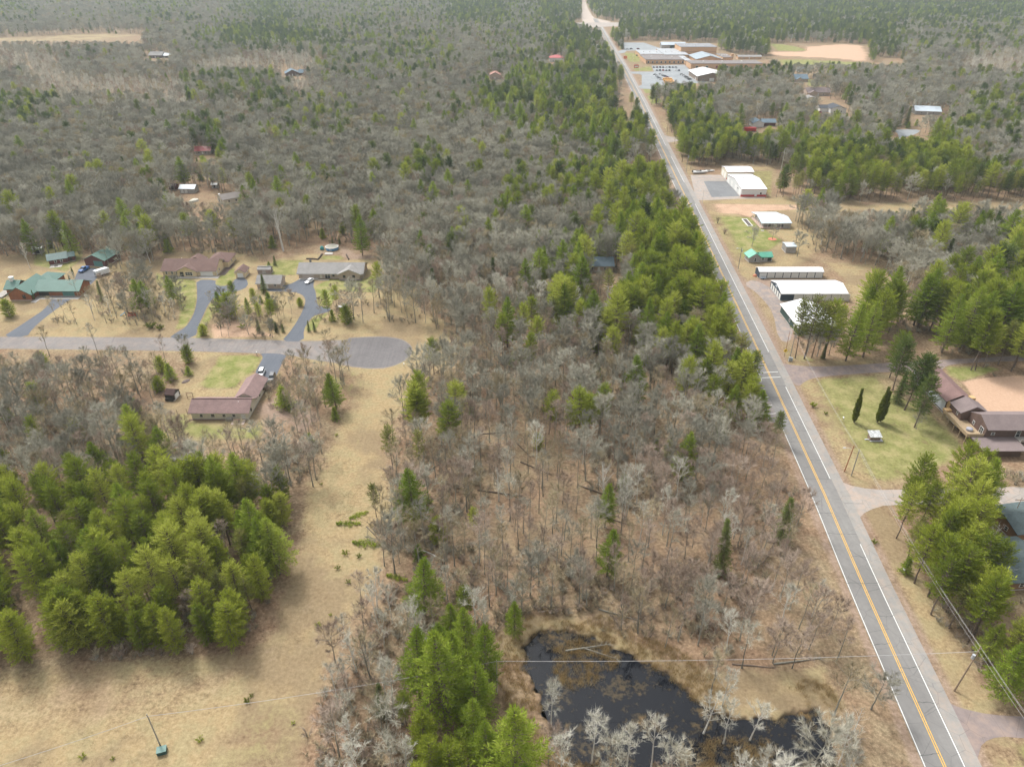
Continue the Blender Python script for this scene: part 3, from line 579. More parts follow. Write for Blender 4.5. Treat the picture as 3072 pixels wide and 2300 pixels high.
# ground nobody's trunk may stand on
NOGO = [(ROAD, 2.2), (STREET, 1.0), (DRV1, 1.2), (DRV2, 1.2), (DRV3, 1.2), (DRV4, 1.2), (SIDE, 1.5), (SIDE2, 1.5), (SIDE3, 1.5), (FIRE, 2), (SCH1, 2), (SCH2, 2), (HWY, 8), (FRD, 3), (POND, .3), (TRACK, 2), (JUNC, 2), (FARDRV, 2),
 (GP('A7', [(-900,1100),(0,1075),(150,1060),(330,960),(440,1050),(950,985),(1500,940),(1640,820),(1690,640),(1800,250),(1850,0),(2120,0),(2212,300),(2300,340),(2260,560),(2100,720),(2000,800),(1960,1050),(1880,1300),(1800,1649),(1800,3000),(-900,3000)]), 0),
 (GP('A4', [(1860,1649),(1890,1450),(1960,1300),(2010,1100),(2090,900),(2140,760),(2212,745),(2500,750),(2560,800),(2420,1000),(2330,1300),(2330,1650)]), 0),
 (GP('A4', [(1170,640),(1590,655),(1600,900),(1640,1000),(1540,1170),(1300,1150),(1100,1110),(900,1080),(870,1000),(1000,920),(1060,830),(1110,790)]), 0),
 (GP('A4', [(-300,60),(560,60),(700,150),(970,110),(960,40),(1700,50),(1900,-40),(2200,20),(2212,250),(1900,330),(1850,560),(1640,570),(1810,420),(1830,320),(1770,270),(1500,200),(1330,290),(1200,540),(830,560),(1100,440),(1120,330),(1060,200),(850,180),(700,140),(600,230),(450,280),(300,420),(230,560),(-300,560)]), 0),
 (GP('A4', [(140,500),(330,470),(800,480),(1000,500),(1000,548),(140,548)]), 0), (GP('A4', [(-300,400),(0,330),(300,300),(100,500),(-300,530)]), 0),
 (GP('A5', [(0,200),(260,180),(300,280),(200,300),(0,300)]), 0), (GP('A4', [(1870,500),(2212,460),(2600,480),(2740,570),(2760,700),(2640,760),(2212,560),(1880,566)]), 0), (GP('A5', [(480,520),(570,560),(580,700),(400,760),(320,740)]), 0),
 (GP('A6', [(430,40),(780,-40),(1100,90),(1350,120),(1450,290),(1480,400),(1260,420),(1060,300),(1060,500),(840,500),(700,560)]), 0),
 (GP('A6', [(720,640),(1000,700),(2300,640),(2300,700),(1850,720),(1700,800),(2300,780),(2300,1400),(1980,1330),(1700,1420),(1400,1470),(1090,1430),(840,860),(780,760)]), 0),
 (GP('A6', [(700,560),(840,560),(860,700),(740,700)]), 0),
 (GP('A3', [(60,1040),(380,1000),(400,980),(560,980),(700,1020),(700,1190),(1300,1240),(1550,1225),(2300,1225),(2300,1290),(1500,1290),(1250,1300),(1050,1300),(820,1330),(760,1480),(760,1560),(1100,1600),(1100,1720),(500,1700),(250,1220)]), 0),
 (GP('A3', [(-40,640),(20,640),(80,800),(100,880),(180,1060),(60,1060)]), 0),
 (GP('A3', [(0,250),(100,240),(640,370),(720,355),(680,262),(1090,262),(1240,270),(1270,360),(1440,435),(1400,460),(1250,410),(760,400),(700,440),(640,460),(0,470)]), 1),
 (GP('D1', [(200,150),(850,170),(1360,185),(1360,310),(1600,330),(2020,400),(2020,600),(1960,640),(1300,660),(1300,720),(900,740),(560,860),(400,1000),(330,900),(0,300)]), 0),
 (GP('A1', [(-900,222),(0,230),(600,203),(700,206),(860,212),(600,244),(0,254),(-900,257)]), 3),
 (GP('A9', [(0,1000),(250,1050),(620,1070),(1000,1050),(1050,1200),(900,1250),(650,1340),(430,1320),(250,1230),(60,1120)]), 0),
 (GP('A8', [(1020,1000),(1100,820),(1250,760),(1400,770),(1700,850),(1950,980),(2230,1090),(2230,1200),(1800,960),(1400,810),(1180,860),(1160,1060)]), 0),
 (GP('A9', [(1190,60),(1400,60),(1480,450),(1620,700),(1850,950),(1900,1200),(2300,1240),(2300,1700),(1950,1700),(1500,900)]), 0),
 (GP('D2', [(600,480),(700,440),(980,480),(1000,620),(800,640),(600,620)]), 0), (GP('D2', [(620,270),(790,270),(800,340),(640,330)]), 0), (GP('D2', [(40,700),(280,680),(380,640),(400,700),(200,780),(60,800)]), 0),
 (GP('A3', [(1040,1230),(1550,1215),(2300,1215),(2300,1400),(1900,1390),(1500,1400),(1300,1420),(1040,1400)]), 0), (GP('A1', [(-900,222),(0,230),(860,205),(900,245),(600,290),(0,300),(-900,300)]), 0), (GP('A3', [(660,262),(1090,262),(1260,270),(1300,430),(900,440),(660,420)]), 0),
 (GP('A7', [(100,420),(210,500),(330,780),(440,1060),(300,1060),(200,780),(90,560)]), 0),
 (GP('A6', [(1320,520),(1660,520),(1700,1100),(1330,1110)]), 0),
 (GP('A2', [(1440,140),(1700,128),(1720,215),(1640,235),(1560,215),(1440,190)]), 0),
 (GP('D5', [(250,430),(650,520),(1200,600),(1500,560),(1620,700),(1600,1000),(1200,980),(900,800),(250,640)]), 0),
]
# things that must stay in view: no tree nearer than them may stand in front (box in picture coordinates)
KEEP = [(0,1014,590,1048),(590,1020,940,1058),(90,930,200,1000),(500,830,600,985),(585,845,640,1000),(850,850,960,1000),(730,1060,850,1120),(10,800,240,925),(235,745,360,830),(480,750,690,842),(700,790,760,845),(795,797,845,835),(750,830,830,870),(890,780,1105,862),(960,728,1020,770),(570,1110,850,1290),(490,1150,560,1215),
 (580,560,710,620),(520,555,600,585),(590,455,640,470),(440,150,500,180),(850,200,905,230),(1645,155,1685,190),(1470,215,1500,240),(1790,785,1850,812),
 (1900,140,2290,212),(1950,195,2140,258),(2100,200,2145,240),(2340,130,2700,203),(1770,50,1850,80),(2165,495,2310,595),(2250,635,2375,700),(2230,740,2320,790),(2260,795,2470,845),(2310,830,2545,905),(2350,905,2470,940),
 (2780,1110,3072,1400),(2570,1180,2700,1280),(2385,220,2425,250),(2420,255,2480,295),(2460,310,2535,345),(2255,345,2325,395),(2230,383,2270,400),(2730,310,2830,350),(2310,130,2600,190),(2680,385,2780,420),
 (0,105,420,128),(2640,155,2700,180)]
KEEPZ = [(a, b, c, d) for a, b, c, d in KEEP]
def blocked(X, Y, h, rad, soft=0.0):
    bx, by, zc = pj(X, Y, 0); tx, ty, _ = pj(X, Y, h); rp = rad*.75*FPX/zc
    x0, x1 = min(bx, tx)-rp, max(bx, tx)+rp
    for a, b, c, d in KEEPZ:
        if x1 > a and x0 < c and ty < d-.25*(d-b) and by > d-.25*(d-b): return True
    # the line of sight down the county road
    for z in (0, .35, .7, 1.0):
        qx, qy, zc2 = pj(X, Y, h*z)
        if z > 0:
            gx_, gy_ = G('S', qx, qy)
            if gy_ < 1700 and -1.2 < gx_-road_x(gy_) < 7.5: return True
    return False
cand = []
def gen():
    y = 48.0
    while y < 2750:
        st = 4.5 if y < 420 else min(9.5, 4.5*(1+(y-420)/950)); half = y*.80+90
        x = -half
        while x < half:
            cand.append((x+rng.uniform(-.42, .42)*st, y+rng.uniform(-.42, .42)*st, st)); x += st
        y += st
gen()
cp = np.array([(c[0], c[1]) for c in cand]); ok = np.ones(len(cp), bool)
for poly, mar in NOGO: ok &= sdfb(cp, poly, mar+2) < -mar
def vnoise(x, y, s, k=0):
    return (math.sin(x/s+1.3*k)+math.sin(y/s*1.31+2.1+k)+math.sin((x+y)/s*.73+k*3.7)+math.sin((x-y)/s*1.17+.6+k))/4
MIX = {  # letter -> (chance that a spot is taken, [(kind, weight)...])
 'c': (.97, [('dark',5),('pine',3),('white',1),('birch',1.0),('oak',2.0),('spruce',.5)]),
 'p': (.98, [('pine',8),('white',1.2),('jack',1.2),('oak',.5),('dark',.6)]),
 'j': (.80, [('jack',5), ('pine',2), ('oak',1.6), ('white',.8), ('thin',1)]),
 'q': (.95, [('pine',2.6),('white',1.3),('jack',.9),('oak',4),('dark',.5),('birch',.3),('spruce',.2),('red',.5)]),
 'd': (.93, [('oak',9),('thin',1.6),('birch',.45),('pine',.35),('spruce',.12),('white',.25),('youngpine',.45),('red',.7)]),
 'm': (.93, [('oak',6.5),('pine',1.6),('dark',.8),('white',.8),('jack',.5),('birch',.6),('spruce',.25),('youngpine',.5),('red',.5)]),
 's': (.90, [('thin',6),('oak',1.6),('birch',.3),('white',.16),('jack',.15),('youngpine',.4),('red',.5)]),
 'r': (.82, [('red',6),('thin',2),('birch',.8),('oak',.8),('spruce',.25)]),
 'w': (.95, [('aspen',6),('birch',3),('thin',2),('red',1)])}
FIELD = NOGO[18][0]; edge_d = sdfb(cp, FIELD, 14)
TREES = []
def place_forest():
    for n, (x, y, st) in enumerate(cand):
        if not ok[n]: continue
        px, py, zc = pj(x, y, 6.5)
        if px < -260 or px > 3330 or py > 2750: continue
        L = cell(px+rng.uniform(-30, 30)*1.2, max(0, py)+rng.uniform(-22, 22))
        if L == 'x': continue
        if px < 1000 and 120 < py < 330 and L == 'd' and vnoise(x, y, 60, 5) > .25: L = 'w'
        pr, mix = MIX[L]
        if y > 420: pr = min(1, pr+.05)
        if rng.random() > pr: continue
        if L in 'sr' and vnoise(x, y, 7.5, 2) < -.72: continue
        kn = [(k, w_*(1 if k in ('oak','thin','red','aspen') else max(.05, 1+1.7*vnoise(x, y, 26, len(k)))) * (0.02 if (L == 's' and y < 230 and k == 'pine') else 1)) for k, w_ in mix]
        tot = sum(a for _, a in kn); q = rng.random()*tot
        for k, a in kn:
            q -= a
            if q <= 0: break
        if y < 265 and k == 'oak' and rng.random() < .55: k = 'thin'
        if y < 260 and k == 'dark': k = 'pine'
        if y < 230 and k == 'spruce' and L in 'smp': k = 'white'
        if y > 380 and k == 'pine' and rng.random() < min(.8, (y-300)/500): k = 'dark'
        if L == 'p' and y < 150 and x < 0 and k == 'oak': k = 'pine'
        if k == 'pine' and y < 160 and x < 0 and edge_d[n] > -9: k = 'edgepine'
        if px < 1000 and 1040 < py < 1400 and k in ('pine','white','jack','dark') and L != 'p' and rng.random() < .8: k = 'oak'
        s = rng.uniform(.78, 1.14)*(1 if y < 900 else 1.08)
        if CAT[k] == 'pine_tree' and y > 180 and (x > 60 or L in 'pq'): s *= (1.2 if y < 330 or x < 100 else 1.0)
        if k in ('oak','red') and L in 'dmq': s *= 1.1
        if k == 'oak' and L == 's': s *= .9
        if -135 < x < -68 and 222 < y < 276: s *= .62
        if -190 < x <= -135 and 222 < y < 268: s *= .8
        if L == 'p' and y < 130 and x < 0: s *= .9
        if blocked(x, y, HGT[k]*s, PROTO[k][0][4]*s): continue
        TREES.append((k, x, y, s, rng.randrange(99), rng.uniform(0, 6.283), L))
place_forest()
# ---- hand placed trees: kind, picture point of the base (crop, u, v), scale, turn, label
HAND = [
 ('bigbirch','C3',400,295,1.5,1,'tall white trunked birch standing left of the blue pool, behind the small sheds'),
 ('white','C3',1700,365,1.12,2,'dense round green pine right of the round blue pool'),
 ('spruce','C3',1200,170,.28,1,'left small spruce behind the round blue pool'),
 ('spruce','C3',1320,180,.32,4,'right small spruce behind the round blue pool'),
 ('spruce','C3',250,530,.38,0,'small dark spruce behind the grey barrel roofed shed'),
 ('youngpine','C3',150,550,.42,0,'small yellow green pine beside the dark spruce behind the grey barrel roofed shed'),
 ('spruce','C2',1860,1620,.42,1,'small dark conical spruce at the street edge between the two black driveways'),
 ('juniper','C2',1580,1570,1.6,0,'bright green low juniper left of the small conical spruce'),
 ('juniper','C2',80,1570,2.2,1,'spreading green juniper in the lawn near the street, left of the tan house driveway'),
 ('juniper','C2',220,1590,1.6,1,'darker low juniper right of the spreading one by the tan house driveway'),
 ('spruce','C3',280,1640,.33,1,'squat dark spruce left of the grey house driveway mouth'),
 ('spruce','C3',390,1640,.28,3,'smallest dark spruce left of the grey house driveway mouth'),
 ('spruce','C3',810,1625,.36,1,'green young spruce right of the grey house driveway mouth'),
 ('spruce','C3',910,1620,.30,2,'blue green young spruce right of the grey house driveway mouth'),
 ('youngpine','C3',1450,1490,1.15,1,'bushy bright green pine below the white table by the grey house'),
 ('youngpine','C3',1210,1450,.85,0,'darker small pine left of the bushy bright pine by the white table'),
 ('youngpine','C2',1370,1380,1.45,1,'big bushy pine in the wooded island between the two black driveways'),
 ('white','C2',1700,1380,.45,1,'narrow green pine in the middle of the island between the driveways'),
 ('youngpine','C2',2030,1220,1.1,0,'pine on the right side of the island between the driveways'),
 ('spruce','C2',1950,990,.62,1,'pointed spruce in front of the grey garage roof'),
 ('youngpine','C1',170,1380,1.05,1,'round green pine on the lawn left of the log house'),
 ('spruce','C1',1690,1130,.62,2,'lone slim spruce at the edge of the grove below the white trailer'),
 ('cedar','C1',570,1100,.38,0,'small columnar cedar against the gable of the log house'),
 ('cedar','C1',1215,700,.36,0,'small columnar cedar at the right end of the log house'),
 ('cedar','C1',1180,850,.42,0,'second columnar cedar by the right end wall of the log house'),
 ('white','A4',2030,980,.74,3,'broad layered pine alone right of the brown roofed house'),
 ('youngpine','A4',1720,970,1.45,0,'soft green pine close to the right wall of the brown roofed house'),
 ('youngpine','A4',1035,800,1.1,0,'dark green pine behind the small brown roofed shed'),
 ('youngpine','A4',965,870,.8,1,'low pine left of the small brown roofed shed'),
 ('youngpine','A4',1140,700,1.0,1,'wide pine under the bare tree at the street edge'),
 ('youngpine','A4',1140,775,.62,0,'small round pine at the lawn corner above the shed'),
 ('youngpine','A4',1880,1195,.75,0,'slim young pine beside the mown strip'),
 ('snag','A4',1745,1330,1.08,1,'dead leafless white tree with bare spreading limbs beside the mown strip'),
 ('red','A4',1840,730,.75,0,'red budded bare maple standing at the turnaround'),
 ('cedar','A6',1185,1060,1.08,0,'single columnar cedar on the lawn, left of the pair'),
 ('cedar','A6',1325,1060,1.12,1,'left stem of the pair of columnar cedars on the lawn'),
 ('cedar','A6',1345,1055,1.0,2,'right stem of the pair of columnar cedars on the lawn'),
 ('juniper','A6',940,965,1.5,0,'dark low bush on the lawn near the road, farther one'),
 ('juniper','A6',1015,1010,.9,0,'small low bush on the lawn near the road, nearer one'),
 ('shrub','D3',500,1310,1.3,0,'brown leafless round bush on the lawn, nearer to the dirt track'),
 ('shrub','D3',640,1530,1.15,1,'brown leafless round bush on the lawn, farther from the dirt track'),
 ('oak','D3',1635,1640,.55,1,'small bare tree in a red mulch ring before the grey roofed house'),
 ('oak','B2',808,915,.7,2,'bare tree right behind the green roofed cabin'),
 ('oak','B2',1235,1010,.85,3,'spreading bare tree beside the weathered grey shed'),
 ('oak','B2',1420,830,.8,1,'bare tree right of the grey roofed house'),
 ('white','A6',1135,688,1.25,1,'big bright green white pine at the corner of the gravel lane'),
 ('white','A6',1240,665,1.2,2,'second bright green white pine beside the corner of the gravel lane'),
 ('jack','D4',870,1335,1.7,1,'open crowned pine in front of the white roofed hall, left stem'),
 ('jack','D4',1010,1350,1.8,0,'open crowned pine in front of the white roofed hall, middle stem'),
 ('white','A6',1715,640,1.3,0,'bright green white pine on the far side of the gravel lane, leftmost of the row'),
 ('white','A6',1820,625,1.4,1,'bright green white pine on the far side of the gravel lane, second from left'),
 ('white','A6',1900,630,1.35,2,'bright green white pine on the far side of the gravel lane, third from left'),
 ('white','A6',2030,615,1.4,1,'bright green white pine on the far side of the gravel lane, fourth from left'),
 ('white','A6',2140,625,1.35,0,'bright green white pine on the far side of the gravel lane, rightmost of the row'),
 ('dark','A6',1490,985,1.2,1,'grey green conifer in the clump right of the paired cedars, tallest'),
 ('dark','A6',1550,1090,1.05,0,'shorter conifer in the clump right of the paired cedars'),
 ('dark','A6',1420,865,1.15,1,'pine at the lane side of the clump right of the paired cedars'),
 ('spruce','A6',1440,940,.8,2,'dark spruce at the left side of the clump right of the paired cedars'),
 ('oak','A6',1560,1100,.5,2,'grey bare tree at the foot of the conifer clump on the lawn'),
 ('white','A6',350,860,.85,1,'light green white pine leaning over the left road edge, beside the crossing bars'),
 ('white','A6',400,660,.8,2,'light green pointed white pine left of the road, above the crossing bars'),
 ('white','A6',430,1060,.75,0,'bright green broad pine left of the road below the crossing bars'),
 ('white','A6',600,1110,.8,0,'bright green pine at the road edge below the crossing bars'),
 ('dark','A6',715,1175,.62,0,'small dark spruce shaped tree touching the left edge of the road'),
 ('pine','A6',560,850,.8,0,'slender pine overhanging the left edge of the road'),
 ('white','A8',680,1370,1.3,1,'large dense green pine left of the pond'),
 ('white','A8',850,1380,1.0,2,'bright green pine right beside the large one left of the pond'),
 ('white','A8',1110,1830,1.5,0,'large yellow green white pine at the bottom of the picture, left of the pond'),
 ('white','A8',930,1720,.95,1,'smaller yellow green pine left of the large bottom one'),
 ('spruce','A8',300,1330,.72,1,'yellowish pointed spruce among the pale aspens'),
 ('pine','A8',440,1400,.62,1,'small soft green pine among the pale aspens, upper one'),
 ('edgepine','A8',560,1590,.85,2,'soft green pine among the pale aspens, lower one'),
 ('white','A8',1090,860,.62,1,'slim bright yellow green pine just above the pond corner'),
 ('white','A8',720,880,.62,0,'dark green pine clump behind the birches above the pond'),
 ('pine','A8',790,770,.6,0,'dark pine behind the white birch above the pond'),
 ('birch','A8',860,830,.95,0,'white birch with a slim leaning trunk above the pond, left one'),
 ('birch','A8',915,890,.85,1,'white birch with a slim leaning trunk above the pond, right one'),
 ('birch','A8',690,640,.75,2,'thin white birch at the edge of the clearing'),
 ('birch','A8',1310,1420,1.0,1,'white birch leaning out over the dark pond'),
 ('youngpine','A8',640,300,1.15,1,'bushy green pine at the edge of the clearing'),
 ('jack','A8',490,290,.8,1,'open crowned jack pine left of the bushy pine at the clearing edge'),
 ('jack','A8',260,140,.8,1,'tall jack pine at the top of the clearing edge'),
 ('pine','A8',850,250,.5,1,'small yellow green pine among bare trees right of the bushy pine'),
 ('pine','A5',1300,1130,.88,1,'lone yellow green crowned pine in the bare woods'),
 ('birch','A5',1060,1460,1.0,1,'white barked birch fork in the sparse woods, right one'),
 ('bigbirch','A5',1000,1530,.75,0,'white barked forked birch in the sparse woods, left one'),
 ('bigbirch','A5',1640,1560,.95,1,'tall pale birch in the woods, left of a pair of white ones'),
 ('birch','A5',1760,1540,.95,3,'white birch in the sparse woods, middle of three'),
 ('birch','A5',1830,1550,.95,0,'white birch in the sparse woods, right of three'),
 ('jack','A5',2000,1330,.7,1,'small round crowned pine near the road woods'),
 ('bigbirch','A5',1660,440,1.0,1,'white birch clump in front of the roadside pines'),
 ('bigbirch','A5',2060,880,.95,0,'white birch near the road, right side of the bare woods'),
 ('bigbirch','A2',1410,1200,1.2,1,'wide many stemmed pale tree in the middle of the bare woods'),
 ('birch','A2',590,1370,1.0,0,'white birch in the woods left of the wide pale tree'),
 ('white','A2',1250,1110,.95,0,'tall bright green pine in the middle woods'),
 ('white','A2',1480,1040,.85,0,'bright green pine right of the tall one in the middle woods'),
 ('white','A1',190,720,.95,0,'lone tall pine in the far left woods, left of two'),
 ('white','A1',330,730,.95,1,'lone tall pine in the far left woods, right of two'),
 ('youngpine','A1',1540,1420,1.2,0,'round bright green pine left of the tall white birch'),
 ('aspen','C1',500,580,1.1,1,'pale forked tree behind the log house'),
 ('spruce','D2',330,635,1.0,1,'dark pointed spruce right behind the white and maroon house'),
 ('spruce','D2',1430,640,1.0,2,'dark narrow spruce right of the white house with the black roof'),
 ('spruce','D2',1520,740,1.15,1,'broad dark spruce by the far driveway, left one'),
 ('spruce','D2',1600,730,1.05,2,'broad dark spruce by the far driveway, right one'),
 ('jack','D4',1130,1330,1.6,1,'open crowned pine in front of the white roofed hall, right of the middle stem'),
 ('dark','A6',1570,950,1.05,0,'conifer at the motel side of the lawn clump'),
 ('pine','A6',1400,790,.95,3,'conifer beside the gravel lane at the top of the lawn clump'),
 ('oak','D4',1040,1290,.8,0,'grey bare tree before the green gable, left one'),
 ('oak','D4',1210,1310,.8,2,'grey bare tree before the green gable, middle one'),
 ('oak','D4',1400,1290,.8,1,'grey bare tree before the green gable, right one'),
 ('spruce','D4',1300,1345,.45,1,'small dark spruce under the bare trees before the green gable'),
 ('pine','D4',1330,1340,1.25,2,'pine between the white roofed hall and the bright lane pines'),
 ('birch','D4',1060,1250,.95,1,'grey bare tree below the gable of the white roofed hall'),
 ('birch','A8',1560,1620,.95,1,'pale bare tree at the bottom of the pond, left of several'),
 ('birch','A8',1770,1660,.95,2,'pale bare tree at the bottom of the pond, middle of several'),
 ('birch','A8',1920,1640,1.0,0,'pale bare tree at the bottom of the pond, right of several'),
 ('aspen','A9',280,1440,1.1,1,'white bare tree standing in the water at the right part of the pond'),
 ('aspen','A9',400,1500,1.1,2,'white bare tree in the marsh between the two pools'),
 ('aspen','A9',560,1480,1.0,0,'pale bare tree left of the small right pool'),
 ('oak','A9',900,1720,1.1,1,'wide pale crowned bare tree at the bottom, below the small right pool'),
 ('oak','A9',1290,1300,.75,0,'bare tree on the bank beside the road, above the broken tree'),
 ('thin','A4',300,660,.85,0,'slender bare tree on the near side of the street, leftmost of four'),
 ('thin','A4',590,640,.85,1,'slender bare tree on the near side of the street, second of four'),
 ('thin','A4',1000,700,.8,2,'slender bare tree on the near side of the street, third of four'),
 ('oak','A4',1140,690,.75,3,'grey bare tree on the near side of the street, rising from the wide pine'),
 ('snag','A9',1180,1450,.52,1,'broken grey dead tree with bare white stubs beside the road'),
 ('birch','A9',415,960,.85,1,'white trunked birch near the fallen log'),
 ('birch','A9',740,800,.95,2,'leaning white trunked birch near the road'),
 ('oak','A9',270,780,.95,2,'tall bare tree near the lower road woods'),
 ('pine','A9',1440,270,1.0,1,'tall pine at the roadside, its grey trunk clear of branches'),
 ('pine','A9',1550,540,.95,2,'roadside pine with two bare trunks below its crown, left one'),
 ('pine','A9',1650,730,.95,1,'roadside pine right of the power line, middle one'),
 ('youngpine','A9',1490,480,.9,0,'dark green low pine under the roadside power line'),
 ('white','A9',2060,1230,.85,1,'bright green pine by the utility pole'),
 ('white','A9',1960,1000,.62,2,'bright green pine behind the utility pole, left one'),
 ('white','A9',2180,1180,.85,0,'bright green pine at the right picture edge behind the utility pole'),
 ('snag','D6',870,960,.75,0,'bare grey tree with crooked limbs before the green roofed cabins, left one'),
 ('snag','D6',1000,900,.7,1,'bare grey tree with crooked limbs before the green roofed cabins, right one'),
 ('snag','A9',2020,560,.62,2,'bare limbed tree over the lower green roof'),
 ('white','A6',1600,1560,.75,1,'green pine right of the side road mouth'),
 ('juniper','A9',1310,300,.9,0,'small green bush on the grass verge'),
]
LANDMARKS = [(-93,185,'the brown roofed house'),(-137,290,'the tan house with the maroon roof'),(-76,287,'the long grey roofed house'),(-185,262,'the green roofed log house'),
 (-45,95,'the large field'),(-60,150,'the mown strip'),(-10,100,'the dark pond'),(30,90,'the pond and the county road'),(62,130,'the lower road stretch'),(70,190,'the middle road stretch'),(80,280,'the road by the sheds'),
 (0,140,'the clearing edge'),(-30,215,'the turnaround'),(20,200,'the fallen logs'),(118,262,'the white storage sheds'),(136,415,'the white and red fire hall'),(150,180,'the brown motel'),(110,110,'the green roofed cabins'),
 (130,345,'the pale roofed house'),(-130,185,'the small brown shed'),(-110,215,'the near side of the residential street'),(-150,230,'the far side of the residential street'),(-100,380,'the grey farmhouse'),(20,300,'the middle of the woods'),(90,400,'the far road stretch'),(-110,98,'the left corner of the pines'),(-85,98,'the field edge of the pines'),(-60,105,'the right corner of the pines'),(-105,118,'the left flank of the pines'),(-75,118,'the middle of the pines'),(-1000,1700,'the far left field'),(-620,1150,'the far dark walled house'),(-300,1000,'the far blue roofed house'),(-35,72,'the left side of the pond'),(-30,62,'the big bottom pines'),(-90,135,'the back of the pines'),(-60,132,'the back right of the pines')]
DESC = dict(oak='grey bare tree', thin='slender bare tree', red='reddish twigged bare tree', birch='pale leafless birch', bigbirch='large white birch', aspen='thin pale aspen',
 pine='rounded green pine', edgepine='low skirted green pine', jack='yellow green scrubby pine', white='bright green layered pine', dark='dark green conifer', spruce='dark pointed spruce', cedar='columnar cedar', youngpine='young bushy pine', snag='dead bare tree', shrub='leafless shrub', juniper='low juniper')
def put(k, x, y, s, vi, rz, label, group=None):
    P = PROTO[k]; p = P[vi % len(P)]
    if p[5] is None:
        e = empty(CAT[k]); t = bpy.data.objects.new('trunk', p[0]); c = bpy.data.objects.new('crown', p[1])
        for o in (t, c): COL.objects.link(o); o.parent = e
        p[5] = (e, t, c)
    else:
        e = p[5][0].copy(); COL.objects.link(e)
        for o in p[5][1:]:
            q = o.copy(); COL.objects.link(q); q.parent = e
    for kk in ('group',):
        if kk in e.keys(): del e[kk]
    wd = 1+.16*math.sin(x*12.9+y*78.2); tl = .045*math.sin(x*3.1+y*9.7); e.location = (x, y, 0); e.rotation_euler = (tl, tl*.7, rz); e.scale = (s*wd, s*wd, s)
    tag(e, label, {'bare_tree':'tree','birch_tree':'birch tree','aspen_tree':'aspen tree','pine_tree':'pine tree','spruce_tree':'spruce tree','cedar_tree':'cedar tree','young_pine':'pine tree','dead_tree':'dead tree','shrub':'shrub','juniper_bush':'bush'}[CAT[k]], group)
    return e
hx = []
for k, c, u, v, s, vi, lab in HAND:
    x, y = G(c, u, v); hx.append((x, y, PROTO[k][0][4]*s)); put(k, x, y, s, vi, rng.uniform(0, 6.28), lab)
ha = np.array(hx)
def free(x, y, r=1.0): return bool(np.all((ha[:,0]-x)**2+(ha[:,1]-y)**2 > (ha[:,2]*.95+r)**2))
TREES = [t for t in TREES if free(t[1], t[2])]
def vis(t):
    k, x, y, s = t[:4]; px, py, zc = pj(x, y, HGT[k]*s*.6)
    return HGT[k]*s/zc if -30 < px < 3100 and -30 < py < 2360 else 0
byk = {}
for t in TREES: byk.setdefault(CAT[t[0]], []).append(t)
LIM = dict(bare_tree=285, pine_tree=230, birch_tree=100, aspen_tree=60, spruce_tree=60, young_pine=110)
rest = []; pend = {}
ORD = ['', 'second ','third ','fourth ','fifth ','sixth ','seventh ','eighth ','ninth ','tenth ','eleventh ','twelfth ','thirteenth ','fourteenth ','fifteenth ','sixteenth ','seventeenth ','eighteenth ','nineteenth ','twentieth ']
for kk, ts in byk.items():
    ts.sort(key=vis, reverse=True); n = LIM.get(kk, 60)
    for i, t in enumerate(ts):
        if i < n and vis(t) > 0:
            k, x, y, s, vi, rz, L = t; lm = min(LANDMARKS, key=lambda l: (l[0]-x)**2+(l[1]-y)**2); dx, dy = x-lm[0], y-lm[1]
            rel = ('right of ' if dx > 0 else 'left of ') if abs(dx) > abs(dy) else ('behind ' if dy > 0 else 'in front of ')
            lab = ('short ' if s < .9 else 'tall ' if s > 1.03 else 'medium ')+DESC[k]+' '+rel+lm[2]
            pend.setdefault(lab, []).append((dx*dx+dy*dy, t, {'bare_tree':'bare trees','pine_tree':'pines','birch_tree':'birches','aspen_tree':'aspens','spruce_tree':'spruces','young_pine':'young pines'}[kk]+' around '+lm[2]))
        else: rest.append(t)
for lab, L_ in pend.items():
    L_.sort(key=lambda q: q[0])
    for i, (d, (k, x, y, s, vi, rz, L), g) in enumerate(L_):
        put(k, x, y, s, vi, rz, lab if len(L_) == 1 else lab+', '+ORD[min(i, 19)]+'nearest', g)
